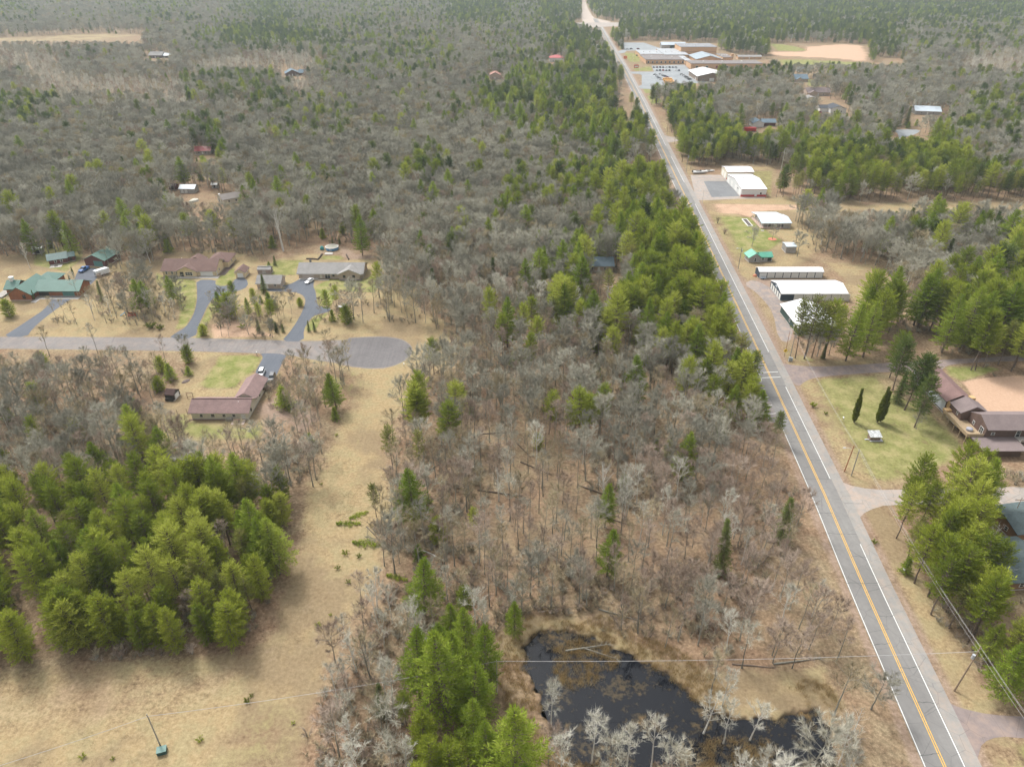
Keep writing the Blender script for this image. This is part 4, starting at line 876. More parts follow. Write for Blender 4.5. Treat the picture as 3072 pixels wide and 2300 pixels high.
# ---- the remaining woods as instanced stuff
def stuff(name, items, label, cat):
    """items: (kind, variant, x, y, z, scale, turn)"""
    kinds = sorted(set((i[0], i[1] % len(PROTO[i[0]])) for i in items)); idx = {k: n for n, k in enumerate(kinds)}
    c = bpy.data.collections.new(name+'_library')
    for n, (k, v) in enumerate(kinds):
        o = bpy.data.objects.new('%02d_%s' % (n, k), PROTO[k][v][2]); c.objects.link(o)
    me = bpy.data.meshes.new(name); me.vertices.add(len(items)); me.vertices.foreach_set('co', [q for i in items for q in (i[2], i[3], i[4])])
    for an, ty, vals in (('idx', 'INT', [idx[(i[0], i[1] % len(PROTO[i[0]]))] for i in items]), ('wid', 'FLOAT', [i[5]*(1+.16*math.sin(i[2]*12.9+i[3]*78.2)) for i in items]), ('tlt', 'FLOAT', [.045*math.sin(i[2]*3.1+i[3]*9.7) for i in items]), ('siz', 'FLOAT', [i[5] for i in items]), ('rot', 'FLOAT', [i[6] for i in items])):
        a = me.attributes.new(an, ty, 'POINT'); a.data.foreach_set('value', vals)
    o = bpy.data.objects.new(name, me); COL.objects.link(o); tag(o, label, cat, kind='stuff')
    ng = bpy.data.node_groups.new(name, 'GeometryNodeTree'); ng.interface.new_socket('Geometry', in_out='INPUT', socket_type='NodeSocketGeometry'); ng.interface.new_socket('Geometry', in_out='OUTPUT', socket_type='NodeSocketGeometry')
    gi = ng.nodes.new('NodeGroupInput'); go = ng.nodes.new('NodeGroupOutput'); ip = ng.nodes.new('GeometryNodeInstanceOnPoints'); ci = ng.nodes.new('GeometryNodeCollectionInfo')
    ci.inputs['Collection'].default_value = c; ci.inputs['Separate Children'].default_value = True; ci.inputs['Reset Children'].default_value = True
    def na(n, ty):
        q = ng.nodes.new('GeometryNodeInputNamedAttribute'); q.data_type = ty; q.inputs[0].default_value = n; return q.outputs[0]
    cx = ng.nodes.new('ShaderNodeCombineXYZ'); ng.links.new(na('rot', 'FLOAT'), cx.inputs[2]); ng.links.new(na('tlt', 'FLOAT'), cx.inputs[0]); s3 = ng.nodes.new('ShaderNodeCombineXYZ'); wd_ = na('wid', 'FLOAT'); ng.links.new(wd_, s3.inputs[0]); ng.links.new(wd_, s3.inputs[1]); ng.links.new(na('siz', 'FLOAT'), s3.inputs[2]); e2 = ng.nodes.new('FunctionNodeEulerToRotation'); ng.links.new(cx.outputs[0], e2.inputs[0])
    ng.links.new(gi.outputs[0], ip.inputs['Points']); ng.links.new(ci.outputs[0], ip.inputs['Instance']); ip.inputs['Pick Instance'].default_value = True
    ng.links.new(na('idx', 'INT'), ip.inputs['Instance Index']); ng.links.new(e2.outputs[0], ip.inputs['Rotation']); ng.links.new(s3.outputs[0], ip.inputs['Scale'])
    ng.links.new(ip.outputs[0], go.inputs[0]); md = o.modifiers.new('scatter', 'NODES'); md.node_group = ng; return o
bk = {}
for k, x, y, s, vi, rz, L in rest: bk.setdefault(CAT[k], []).append((k, vi, x, y, 0, s, rz))
NM = dict(young_pine=('young_pine_growth', 'small bushy green pines scattered under the distant bare woods'), bare_tree=('bare_forest', 'grey leafless deciduous woods stretching away to the top of the picture'), pine_tree=('pine_forest', 'green pine woods of the middle distance and the far background'), birch_tree=('birch_wood', 'scattered pale birches through the distant woods'), aspen_tree=('aspen_wood', 'pale thin aspens mixed through the distant woods'), spruce_tree=('spruce_wood', 'dark pointed spruces dotted through the distant woods'))
for kk, it in bk.items():
    if kk in NM: stuff(NM[kk][0], it, NM[kk][1], 'forest')
print('TREES', len(TREES), {k: len(v) for k, v in byk.items()}, 'rest', len(rest))
# ---- understory brush
bi = []
for n in range(26000):
    y = 52+(rng.random()**1.3)*330; x = rng.uniform(-y*.8-40, y*.8+40)
    if vnoise(x, y, 9, 3) < -.05: continue
    bi.append((x, y))
bp = np.array(bi); bok = np.ones(len(bp), bool)
for poly, mar in NOGO: bok &= sdfb(bp, poly, mar+2) < -mar*.5
its = []
for (x, y), o_ in zip(bi, bok):
    if not o_: continue
    px, py, _ = pj(x, y, 0)
    if cell(px, max(0, py)) == 'x' and rng.random() < .9: continue
    if blocked(x, y, 1.2, .8): continue
    q = rng.random(); its.append(('brush' if q < .72 else 'shrub', rng.randrange(9), x, y, 0, rng.uniform(.6, 1.5) if q < .72 else rng.uniform(.5, 1.0), rng.uniform(0, 6.28)))
stuff('understory_brush', its, 'low leafless brush and saplings on the forest floor', 'brush')
def mkgrass(seed, n, h):
    r = random.Random(seed); C = MB()
    for k in range(n):
        p = Vector((r.gauss(0, .35), r.gauss(0, .35), -.02)); ribbon(C, p, p+Vector((r.gauss(0, .3), r.gauss(0, .3), 1)).normalized()*h*r.uniform(.5, 1.1), .035, r)
    return MB(), C
straw = Mtree('dry_reed', [(.26,.18,.08), (.42,.31,.15), (.56,.45,.26)], 3, .6); tuftg = Mtree('green_tuft', [(.10,.14,.03), (.18,.23,.05), (.26,.3,.09)], 3, .5)
for i in range(2): addp('reed', mkgrass(200+i, 60, .85), straw, straw, .8, .5)
addp('tuft', mkgrass(210, 70, .4), tuftg, tuftg, .4, .4)
addp('weed', mkgrass(220, 26, .3), twig_tan, twig_tan, .3, .4)
def edge_free(x, y): return bool(sdf(np.array([[x, y]]), NOGO[18][0])[0] > .5 or sdf(np.array([[x, y]]), NOGO[19][0])[0] > .5)
ri = []
for n in range(16000):
    x = rng.uniform(-35, 60); y = rng.uniform(52, 115); ri.append((x, y))
rp = np.array(ri); dpond = sdfb(rp, POND, 12)
its = [('reed', rng.randrange(2), x, y, -.25 if d > 0 else 0, rng.uniform(.6, 1.2), rng.uniform(0, 6.28)) for (x, y), d in zip(ri, dpond) if (-5.5 < d < .5 and rng.random() < (1 if d < 0 else .5)*max(0, .5+1.4*vnoise(x, y, 5, 1))) or (d >= .5 and vnoise(x, y, 4.2, 9) > (.3 if x > 8 else .55) and rng.random() < .8)]
stuff('dry_reeds', its, 'tan dry reeds and grass round the dark pond', 'reeds')
for n_, (c, u, v, s, wh) in enumerate((('A7',500,1590,1,'below the wire, far left in the field'),('A7',1210,1490,1.2,'between the green box and the aspens'),('A7',1495,1255,1.3,'just under the wire, larger of two'),('A7',1520,1220,.7,'just under the wire, smaller of two'),('A7',1770,1385,.7,'nearest the pale aspens'),('A7',680,1600,.6,'left of the green box'),('A7',2100,540,1.3,'below the cut boughs, tall one'),('A7',2085,365,1.4,'left of a pair by the cut boughs'),('A7',2165,385,1.3,'right of a pair by the cut boughs'),('A7',2040,452,1.2,'between the boughs and the pines'),('A7',1920,800,1,'at the foot of the strip, lower'),('A7',1995,735,.8,'at the foot of the strip, upper'),('A4',2030,1140,1,'high in the mown strip'),('A4',1940,1435,.8,'halfway down the mown strip'),('A7',1605,525,.9,'under the right edge of the pines'))):
    x, y = G(c, u, v); put('juniper', x, y, s*.7, 0, rng.uniform(0, 6), 'small green weed clump '+wh, 'green clumps in the dry grass')
its = []
for n in range(1500):
    c, a, b_, c_, d_ = rng.choice((('A7', 0, 1100, 1800, 1650), ('A7', 1500, 0, 2150, 1000), ('A4', 1900, 760, 2250, 1650)))
    x, y = G(c, rng.uniform(a, c_), rng.uniform(b_, d_))
    if vnoise(x, y, 6, 4) > -.1 and edge_free(x, y): its.append(('weed', 0, x, y, 0, rng.uniform(.5, 1.3), rng.uniform(0, 6.28)))
stuff('field_weeds', its, 'sparse brown weeds in the dry field and mown strip', 'weeds')
# ================================================ BUILDINGS
white_trim = M('white_trim', (.68,.67,.64), .5, .06)
conc = M('concrete', (.42,.40,.37), .85, .12); dark = M('dark_trim', (.05,.045,.04), .6, .2)
glass = Mglass()
door_m = M('white_door', (.66,.66,.64), .45, .05); gar_m = Mwall('garage_panel', (.70,.69,.66), .55, 'Z', .03, .82)
def rect_box(mb, face, wg, u, z, w_, h, out, thick=.09):
    x0, y0, x1, y1 = wg['r']
    if face == 'f': mb.box(x0+u-w_/2, y0-out, z, x0+u+w_/2, y0-out+thick, z+h)
    if face == 'b': mb.box(x0+u-w_/2, y1+out-thick, z, x0+u+w_/2, y1+out, z+h)
    if face == 'l': mb.box(x0-out, y0+u-w_/2, z, x0-out+thick, y0+u+w_/2, z+h)
    if face == 'r': mb.box(x1+out-thick, y0+u-w_/2, z, x1+out, y0+u+w_/2, z+h)
def roof_shape(wg, T, o=.45, inset=0, name_off=0):
    """cross-section of a pitched roof swept along its ridge"""
    x0, y0, x1, y1 = wg['r']; h = wg['h']+.03; ri = wg['rise']; o = wg.get('o', o); mb = MB(); e = wg.get('e', o)-inset
    if wg['ax'] == 'x': a0, a1, b0, b1 = y0, y1, x0, x1
    else: a0, a1, b0, b1 = x0, x1, y0, y1
    am = wg.get('mid', .5)*(a1-a0)+a0; s0 = ri/(am-a0); s1 = ri/(a1-am)
    low = T if not inset else T
    prof = [(a0-o, h-s0*o), (am, h+ri), (a1+o, h-s1*o), (a1+o, h-s1*o+low), (am, h+ri+low), (a0-o, h-s0*o+low)]
    if inset:     # fascia: same section, hung a little lower and shorter
        prof = [(a0-o+.02, h-s0*o-.14), (am, h+ri-.12), (a1+o-.02, h-s1*o-.14), (a1+o-.02, h-s1*o+.02), (am, h+ri+.02), (a0-o+.02, h-s0*o+.02)]
    L = []
    for b in (b0-e, b1+e):
        L.append([((b, a, z) if wg['ax'] == 'x' else (a, b, z)) for a, z in prof])
    mb.loft(L); return mb
def bldg(name, label, cat, o, wings, opens=(), wall=None, roof=None, fascia=white_trim, rot=0, z0=0, group=None, slab=True):
    root = empty(name, (o[0], o[1], z0), rot, label, cat, group)
    for wi, wg in enumerate(wings):
        x0, y0, x1, y1 = wg['r']; h = wg['h']; ri = wg.get('rise', 0); ax = wg.get('ax', 'flat'); mb = MB(); wm = wg.get('wall', wall); rm = wg.get('roof', roof)
        if wg.get('open'):
            for px_ in (x0+.12, x1-.12):
                for py_ in (y0+.12, y1-.12): mb.box(px_-.09, py_-.09, -.05, px_+.09, py_+.09, h)
        else:
            mb.box(x0, y0, -.25, x1, y1, h)
            if ax == 'x' and ri:
                am = wg.get('mid', .5)*(y1-y0)+y0; mb.loft([[(x, y0, h), (x, y1, h), (x, am, h+ri-.01)] for x in (x0, x1)])
            if ax == 'y' and ri:
                am = wg.get('mid', .5)*(x1-x0)+x0; mb.loft([[(x0, y, h), (x1, y, h), (am, y, h+ri-.01)] for y in (y0, y1)])
        mb.build('wall', wm, root)
        if slab and not wg.get('open') and z0 == 0:
            fm = MB(); fm.box(x0-.06, y0-.06, -.2, x1+.06, y1+.06, .22); fm.build('foundation', conc, root)
        if ax in 'xy' and ri:
            roof_shape(wg, .16).build('roof', rm, root)
            if fascia: roof_shape(wg, .1, inset=.06).build('fascia', wg.get('fascia', fascia), root)
        elif ax == 'hip':
            ov = wg.get('o', .5); mb = MB(); X0, X1, Y0, Y1 = x0-ov, x1+ov, y0-ov, y1+ov; i = min(X1-X0, Y1-Y0)/2; ym = (Y0+Y1)/2; xm = (X0+X1)/2
            z1 = h+.02; zt = h+ri; rd = [(X0+i, ym, zt), (X1-i, ym, zt)] if X1-X0 > Y1-Y0 else [(xm, Y0+i, zt), (xm, Y1-i, zt)]
            b = [(X0, Y0, z1), (X1, Y0, z1), (X1, Y1, z1), (X0, Y1, z1)]; b2 = [(p[0], p[1], p[2]+.14) for p in b]
            mb.v = b+b2+rd
            if X1-X0 > Y1-Y0: fs = [(4,5,9,8), (5,6,9), (6,7,8,9), (7,4,8)]
            else: fs = [(4,5,8), (5,6,9,8), (6,7,9), (7,4,8,9)]
            mb.f = [(0,3,2,1), (0,1,5,4), (1,2,6,5), (2,3,7,6), (3,0,4,7)]+fs; mb.m = [0]*len(mb.f); mb.build('roof', rm, root)
        else:
            ov = wg.get('o', .25); mb = MB(); mb.box(x0-ov, y0-ov, h+.01, x1+ov, y1+ov, h+.16)
            if wg.get('par'):
                p = wg['par']
                for q in ((x0-ov, y0-ov, x1+ov, y0-ov+.3), (x0-ov, y1+ov-.3, x1+ov, y1+ov), (x0-ov, y0-ov+.3, x0-ov+.3, y1+ov-.3), (x1+ov-.3, y0-ov+.3, x1+ov, y1+ov-.3)): mb.box(q[0], q[1], h+.16, q[2], q[3], h+.16+p)
            mb.build('roof', rm, root)
            if fascia:
                mb = MB(); mb.box(x0-ov+.02, y0-ov+.02, h-.3, x1+ov-.02, y1+ov-.02, h+.0); mb.build('fascia', wg.get('fascia', fascia), root)
    for op in opens:
        face, wi, u, z, w_, h, kind = op[:7]; wg = wings[wi]; mb = MB()
        if kind == 'win':
            rect_box(mb, face, wg, u, z, w_, h, .06); f = mb.build('window', op[7] if len(op) > 7 else white_trim, root)
            p = MB(); n = max(1, round(w_/1.0)); pw = (w_-.16)/n
            for i in range(n):
                cu = u-w_/2+.08+pw*(i+.5)
                rect_box(p, face, wg, cu, z+.09, pw-.10, (h-.26)/2, .075); rect_box(p, face, wg, cu, z+.17+(h-.26)/2, pw-.10, (h-.26)/2, .075)
            p.build('pane', glass, f)
        elif kind == 'door':
            rect_box(mb, face, wg, u, z, w_, h, .055); d = mb.build('door', op[7] if len(op) > 7 else door_m, root)
            p = MB(); rect_box(p, face, wg, u+w_*.36, z+1.0, .1, .1, .12); p.build('handle', dark, d)
        elif kind == 'gar':
            rect_box(mb, face, wg, u, z, w_, h, .05); mb.build('garage_door', op[7] if len(op) > 7 else gar_m, root)  # also makes the log house carport's painted shade panel
    return root
def part(root, name, mat, boxes=(), tubes=()):
    mb = MB()
    for b in boxes: mb.box(*b)
    for t in tubes: mb.tube(*t)
    return mb.build(name, mat, root)
r_mar = Mroof('shingle_maroon', (.175,.115,.10)); r_gry = Mroof('shingle_grey', (.27,.26,.25)); r_brn = Mroof('shingle_brown', (.24,.165,.155), var=.22); r_mot = Mroof('shingle_red_brown', (.21,.135,.125)); r_mot2 = Mroof('shingle_dull_brown', (.20,.16,.155))
r_grn = Mroof('metal_green', (.075,.16,.13), 'rib'); r_grn2 = Mroof('metal_bright_green', (.10,.34,.24), 'rib'); r_wht = Mroof('metal_white', (.64,.64,.64), 'rib', .04); r_pale = Mroof('metal_pale_blue', (.46,.52,.57), 'rib', .06); r_blu = Mroof('shingle_blue', (.15,.20,.24)); r_drk = Mroof('shingle_dark', (.075,.08,.09)); r_teal = Mroof('shingle_teal', (.085,.11,.112), var=.35)
w_tan = Mwall('siding_tan', (.62,.50,.32), .2); w_cream = Mwall('siding_cream', (.62,.58,.48), .2); w_log = Mwall('log_siding', (.26,.105,.05), .35, 'Z', .2, .5); w_mar = Mwall('siding_dark_red', (.13,.05,.045), .2); w_beige = Mwall('siding_beige', (.42,.34,.28), .2); w_white = Mwall('siding_white', (.68,.68,.67), .3, 'X', .04, .88); w_brk = Mwall('brick_tan', (.50,.31,.18), .5, 'Z', .1, .86); w_mot = Mwall('siding_brown', (.13,.085,.07), .22, 'Z', .15, .6); w_grey = Mwall('board_grey', (.36,.34,.32), .25, 'X', .14, .7); w_blue = Mwall('panel_slate', (.055,.075,.10), .3, 'X', .05, .9); w_old = Mwall('board_brown', (.22,.13,.07), .25, 'X', .2, .6)
red_m = M('red_panel', (.42,.03,.03), .5, .1); teal_door = M('teal_door', (.10,.22,.20), .5); wood = M('deck_wood', (.36,.27,.17), .8, .25, 4); wood_g = M('grey_wood', (.30,.28,.25), .85, .2, 4)
# -- tan house, maroon roof
X0, Y0 = -148.4, 282.0
t = bldg('house', 'tan single storey house with a long maroon shingle roof and a white double garage door', 'house', (X0, Y0), [
 dict(r=(0,0,22.6,11), h=2.7, rise=2.9, ax='x', o=.7, e=.55), dict(r=(6.6,-1.0,14.6,7), h=2.7, rise=2.0, ax='y', o=.8, e=.5), dict(r=(16,9.5,24.6,19), h=2.7, rise=2.6, ax='hip', o=.6), dict(r=(7,10.6,13.5,14.5), h=2.7, rise=1.8, ax='y', o=.5)],
 [('f',0,1.6,.9,.9,1.3,'win'), ('f',0,4.0,.9,.9,1.3,'win'), ('f',0,5.9,.9,.7,1.2,'win'), ('f',1,4.9,.7,3.1,1.5,'win'), ('f',1,1.9,.1,1.5,2.2,'door',dark), ('f',0,18.6,.1,5.2,2.3,'gar'), ('r',0,4,1.0,.8,1.1,'win'), ('r',2,4.5,1.0,1.0,1.1,'win'), ('r',0,1.0,.1,.9,2.1,'door')], w_tan, r_mar)
part(t, 'walkway', conc, [(6,-2.6,-.1,24,-1.05,.09), (15.6,-1.05,-.1,24,-.02,.085)]); part(t, 'flower_bed', M('mulch', (.12,.09,.08), .95, .3, 3), [(.2,-2.2,-.1,6,-.1,.08), (23.2,1,-.1,25.8,14,.06)])
part(t, 'vent_pipe', white_trim, (), [((6,7.5,4.5),(6,7.5,5.2)), ] if False else [([(6,7.5,4.2),(6,7.5,5.3)], .12, 6), ([(17,7.2,4.2),(17,7.2,5.2)], .1, 6)])
bldg('garden_shed', 'small tan shed with a maroon roof and white roll-up door beside the tan house', 'shed', (-116.9,280.2), [dict(r=(0,0,4,5.4), h=2.5, rise=1.3, ax='y', o=.4)], [('f',0,2,.05,2.4,2.0,'gar'), ('r',0,3.4,1,.8,.8,'win')], w_tan, r_mar)
part(bldg('garden_shed', 'grey shed with a barrel shaped roof standing on the lawn between the two houses', 'shed', (-108.9,284.3), [dict(r=(0,0,5.6,3.2), h=1.9, rise=.75, ax='x', o=.15)], [('f',0,2.8,.05,1.5,1.8,'door',w_grey)], Mwall('siding_taupe', (.28,.23,.21), .25), r_gry, None), 'ridge_cap', r_gry, [(-.1,1.3,2.8,5.7,1.9,2.92)])
bldg('garage', 'detached garage with a grey shingle roof behind the island of pines', 'garage', (-104.2,268.6), [dict(r=(0,0,9.5,7), h=2.5, rise=2.0, ax='x', o=.5)], [('f',0,3,.05,3,2.1,'gar'), ('r',0,3.5,1,1,1,'win'), ('f',0,7.4,1,1,1,'win')], w_beige, r_gry)
# -- long grey roofed house
t = bldg('house', 'long low house with a grey shingle roof, a white car at its garage', 'house', (-90,279.4), [
 dict(r=(0,0,27,10.5), h=2.6, rise=2.4, ax='x', o=.8, e=.6), dict(r=(17.3,-1.4,26.2,6), h=2.6, rise=2.0, ax='y', o=.7, e=.5)],
 [('f',0,4,.1,4.9,2.2,'gar',Mwall('garage_pink', (.50,.42,.37), .55, 'Z', .03, .85)), ('f',0,12.2,.1,2.4,2.1,'win'), ('f',0,14.7,.9,1.0,1.3,'win',dark), ('f',1,2.2,.9,1.1,1.2,'win',dark), ('f',1,6.2,.9,1.1,1.2,'win',dark), ('r',0,5,1,1,1.1,'win'), ('f',0,9.4,.1,1,2.1,'door',w_cream)], w_beige, r_gry)
part(t, 'walkway', conc, [(.2,-1.4,-.1,8.2,-.07,.08), (8.4,-2.0,-.1,13,-1.2,.07)])
part(t, 'chimney', dark, [(3.0,8.2,3.2,3.7,8.9,5.1)]); part(t, 'flower_bed', M('mulch', (.12,.09,.08), .95, .3, 3), [(17.6,-2.4,-.1,27,-1.5,.1)])
# -- log house, green roof
A_ = G('C1', 180, 1112); rz = R(24)
t = bldg('log_house', 'log house with a green roof, an orange wood gable and an open carport', 'house', A_, [
 dict(r=(0,0,8.6,13), h=3.0, rise=2.7, ax='y', o=.8, e=.7), dict(r=(8.7,4.0,25.5,12.5), h=2.9, rise=2.3, ax='x', o=.9, e=.7), dict(r=(-4.5,5.5,-.02,12), h=2.9, rise=2.0, ax='x', o=.7, e=.6), dict(r=(3.5,12.6,11,20), h=2.9, rise=2.6, ax='hip', o=.7)],
 [('f',0,5.8,.8,1.3,1.6,'win',dark), ('f',1,12.4,.1,4.6,2.3,'gar',teal_door), ('f',1,2.6,.1,4.0,2.4,'gar',dark), ('r',0,2,1,1,1.2,'win',dark), ('l',2,2,1,1,1.2,'win',dark)], w_log, r_grn, Mroof('green_trim', (.08,.14,.11), 'rib'))  # dark panel paints the shade inside the open carport bay, no door there
part(t, 'chimney', M('pale_stone', (.6,.58,.54), .8, .2, 4), [(-3.6,8.0,3.6,-2.3,9.2,6.2)]); part(t, 'walkway', conc, [(8.8,1.2,-.1,26,3.2,.08), (8.9,-2.0,-.1,11,1.2,.07)]); part(t, 'deck', wood_g, [(-8.0,2.0,.0,-4.6,11,.6)])
part(t, 'chimney_cap', white_trim, [(-3.75,7.85,6.2,-2.15,9.35,6.45)])
bldg('garage', 'dark red garage with a green roof behind the white trailer', 'garage', G('C1', 1425, 540), [dict(r=(0,0,9.5,10.5), h=3.1, rise=2.2, ax='y', o=.5)], [('f',0,6.3,.1,4.2,2.5,'gar',teal_door), ('l',0,5,1.1,1,1,'win')], w_mar, r_grn, None, R(-8))
bldg('cottage', 'small dark red cabin with a dark green roof behind the fire pit', 'cabin', G('C1', 1000, 505), [dict(r=(-4,0,3,5.5), h=2.5, rise=1.6, ax='x', o=.6), dict(r=(3.05,1,6,5), h=2.4, rise=1.2, ax='x', o=.4)], [('f',0,2.5,.8,1,1.2,'win'), ('f',0,4.8,.8,1,1.2,'win'), ('f',1,1.4,.1,.9,2,'door',dark)], w_mar, Mroof('metal_dark_green', (.07,.13,.12), 'rib'), None, R(28))
bldg('lean_to', 'small open lean-to with a white roof at the edge of the woods', 'shed', G('C1', 545, 345), [dict(r=(0,0,4,3), h=2.2, rise=.6, ax='x', o=.4)], [('f',0,2,.2,2.2,1.6,'win',dark)], w_grey, r_wht, None, R(10))
fp = MB(); fp.box(-2.3,-1.5,-.05,2.3,1.5,.10); e = empty('fire_pit', (*G('C1', 930, 545), 0), R(15), 'square stone fire pit on a pale paved pad', 'fire pit'); fp.build('pad', conc, e)
fp = MB(); fp.tube([(0,0,.1),(0,0,.42)], .75, 10); fp.build('ring', M('stone_ring', (.2,.18,.16), .9), e); fp = MB(); fp.tube([(0,0,.41),(0,0,.44)], .5, 10); fp.build('ash', dark, e)
# -- foreground brown roofed house
x0, y0 = -94.4, 173.7
ws = [dict(r=(0,0,16.6,7.8), h=2.6, rise=2.0, ax='x', o=.55, e=.7), dict(r=(10.6,7.9,16.6,19.0), h=2.6, rise=1.7, ax='y', o=.5, e=.5)]
t = bldg('house', 'cream house with an L shaped faded brown roof, two cars parked behind it', 'house', (x0, y0), ws,
 [('f',0,2.9,.8,1.1,1.2,'win'), ('f',0,6.3,.8,1.3,1.2,'win'), ('f',0,9.6,.8,1.1,1.2,'win'), ('f',0,12.5,.8,1.1,1.2,'win'), ('f',0,15.2,.2,1.2,2.1,'door'), ('r',0,3.0,.9,.9,1.1,'win',dark), ('r',1,3.5,.9,.9,1.1,'win',dark), ('r',1,7,.9,.8,1,'win',dark), ('b',1,3,.05,4.4,2.2,'gar')], w_cream, r_brn)
part(t, 'roof_vent', white_trim, (), [([(13.4,3.0,3.7),(13.4,3.0,4.35)], .16, 8)]); part(t, 'patio', M('patio_slab', (.36,.29,.25), .9, .2, 3), [(12.2,-2.9,-.1,16.0,-.1,.12)])
part(t, 'ridge_vent', M('ridge_dark', (.10,.055,.05), .8), [(-.6,3.78,4.80,17.2,4.02,4.90)]); part(t, 'bench', wood_g, [(10.2,-1.1,-.1,12.0,-.3,.8)]); part(t, 'retaining_edge', M('paver_brown', (.2,.13,.10), .9), [(-.9,-.55,-.1,11,-.2,.16)])
part(t, 'pergola_post', dark, (), [([(7.8,8.9,0),(7.8,8.9,2.4)], .07, 5), ([(10.0,8.9,0),(10.0,8.9,2.4)], .07, 5)]) 
e = empty('picnic_table', (x0+13.6, y0-1.4, .12), .1, 'brown picnic table with benches on the patio of the cream house', 'table')
part(e, 'tabletop', M('brown_wood', (.16,.09,.06), .8, .2), [(-.9,-.4,.7,.9,.4,.78)]); part(e, 'bench', M('brown_wood', (.16,.09,.06), .8), [(-.9,.6,.4,.9,.85,.46)]); part(e, 'bench', M('brown_wood', (.16,.09,.06), .8), [(-.9,-.85,.4,.9,-.6,.46)]); part(e, 'leg', dark, [(-.7,-.75,0,-.6,.75,.69), (.6,-.75,0,.7,.75,.69)])
t = bldg('garden_shed', 'small shed with a dark brown roof and a striped white side wall', 'shed', G('C4', 190, 800), [dict(r=(0,0,2.9,3.4), h=1.9, rise=1.0, ax='x', o=.15)], [('r',0,1.7,.05,2.2,1.7,'gar',w_white), ('r',0,.35,.05,.2,1.7,'door',wood_g)], dark, Mroof('shingle_umber', (.085,.055,.05)), None, R(-6))
part(t, 'wood_stack', dark, [(.2,-.7,-.05,2.6,-.12,.9)])
def post_thing(name, label, cat, pts, h, m, r_=.06, group=None):
    for i, (c, u, v) in enumerate(pts):
        mb = MB(); mb.tube([(0,0,-.2),(0,0,h)], r_, 6); mb.tube([(0,0,h),(0,0,h+.06)], r_*1.4, 6); o = mb.build(name, m); o.location = (*G(c, u, v), 0); tag(o, label if isinstance(label, str) else label[i], cat, group)
post_thing('fence_post', ['dark fence post on the lawn left of the cream house, nearer one','dark fence post on the lawn left of the cream house, farther one'], 'post', [('C4',370,1030),('C4',515,1015)], 1.9, dark)
e = empty('garden_arch', (*G('C4', 560, 775), 0), .2, 'dark wooden swing frame between the shed and the cream house', 'frame'); part(e, 'frame', M('brown_wood', (.16,.09,.06), .8), [(-.9,-.06,0,-.78,.06,1.9), (.78,-.06,0,.9,.06,1.9), (-.9,-.07,1.9,.9,.07,2.02), (-.8,-.05,.5,.8,.05,.6)])
for lab, u, v, s in (('dark oval garden bed on the lawn near the small shed',490,520,1.0), ('brown brush pile behind the yard of the cream house',530,1500,1.7)):
    mb = MB(); mb.tube([(0,0,-.1),(0,0,.12),(0,0,.3*s)], [1.25*s,1.1*s,.6*s], 12); o = mb.build('brush_pile' if s > 1.2 else 'garden_bed', M('mulch', (.12,.09,.08), .95, .3, 3)); o.scale = (.8,1.3,1); o.rotation_euler = (0,0,-.5); o.location = (*G('C4', u, v), 0); tag(o, lab, 'brush pile' if s > 1.2 else 'garden bed')
# -- pool
e = empty('swimming_pool', (*G('C3', 1195, 262), 0), 0, 'round above-ground pool with a blue wall and pale rim', 'pool')
mb = MB(); mb.tube([(0,0,-.05),(0,0,1.3)], 2.9, 24); mb.build('pool_wall', M('pool_blue', (.10,.25,.42), .4, .3, 3), e)
mb = MB(); mb.tube([(0,0,1.25),(0,0,1.42)], 3.05, 24); mb.build('rim', white_trim, e); mb = MB(); mb.tube([(0,0,1.40),(0,0,1.44)], 2.75, 24); mb.build('water_cover', M('pool_cover', (.30,.29,.24), .4, .3, 1.5), e); part(e, 'ladder', white_trim, [(-.35,-3.3,0,-.28,-3.1,1.8), (.28,-3.3,0,.35,-3.1,1.8), (-.3,-3.25,.5,.3,-3.12,.56), (-.3,-3.25,1.0,.3,-3.12,1.06)])
part(empty('pool_deck', (*G('C3', 1140, 340), 0), 0, 'small grey paved deck in front of the round pool', 'deck'), 'deck_boards', conc, [(-1.8,-1.0,0,1.8,1.0,.25)])
e = empty('striped_parasol', (*G('C3', 1030, 270), 0), 0, 'folded green and white striped awning beside the pool', 'awning'); mb = MB(); mb.tube([(0,0,.3),(0,0,1.3),(0,0,1.9)], [1.0,.8,.1], 8); mb.build('canopy', M('green_stripe', (.05,.25,.24), .6, .9, 4), e); part(e, 'pole', white_trim, (), [([(0,0,0),(0,0,.31)], .06, 6)])
mb = MB()
for (a, b, c, d) in ((770,430,880,430), (880,430,960,440), (960,440,1030,350)):
    p = G('C3', a, b); q = G('C3', c, d); mb.tube([(p[0],p[1],.3),(q[0],q[1],.3)], .35, 5)
tag(mb.build('retaining_wall', M('dark_timber', (.07,.05,.04), .9, .3)), 'low dark timber retaining wall behind the grey roofed house', 'wall')
mb = MB(); p = G('C3', 1430, 360); q = G('C3', 1470, 440); mb.tube([(p[0],p[1],.3),(q[0],q[1],.3)], .35, 5); tag(mb.build('retaining_wall', M('dark_timber', (.07,.05,.04), .9, .3)), 'short dark timber wall right of the pool lawn', 'wall')
def table(c, u, v, lab, m, s=1):
    e = empty('garden_table', (*G(c, u, v), 0), 0, lab, 'table'); part(e, 'tabletop', m, [(-1.2*s,-.8*s,.7,1.2*s,.8*s,.85)]); part(e, 'leg', dark, [(-1*s,-.6*s,0,-.9*s,-.5*s,.7), (.9*s,-.6*s,0,1*s,-.5*s,.7), (-1*s,.5*s,0,-.9*s,.6*s,.7), (.9*s,.5*s,0,1*s,.6*s,.7)])
table('C3', 1345, 1240, 'white topped work table behind the bushy pine by the grey house', white_trim, 1.1)
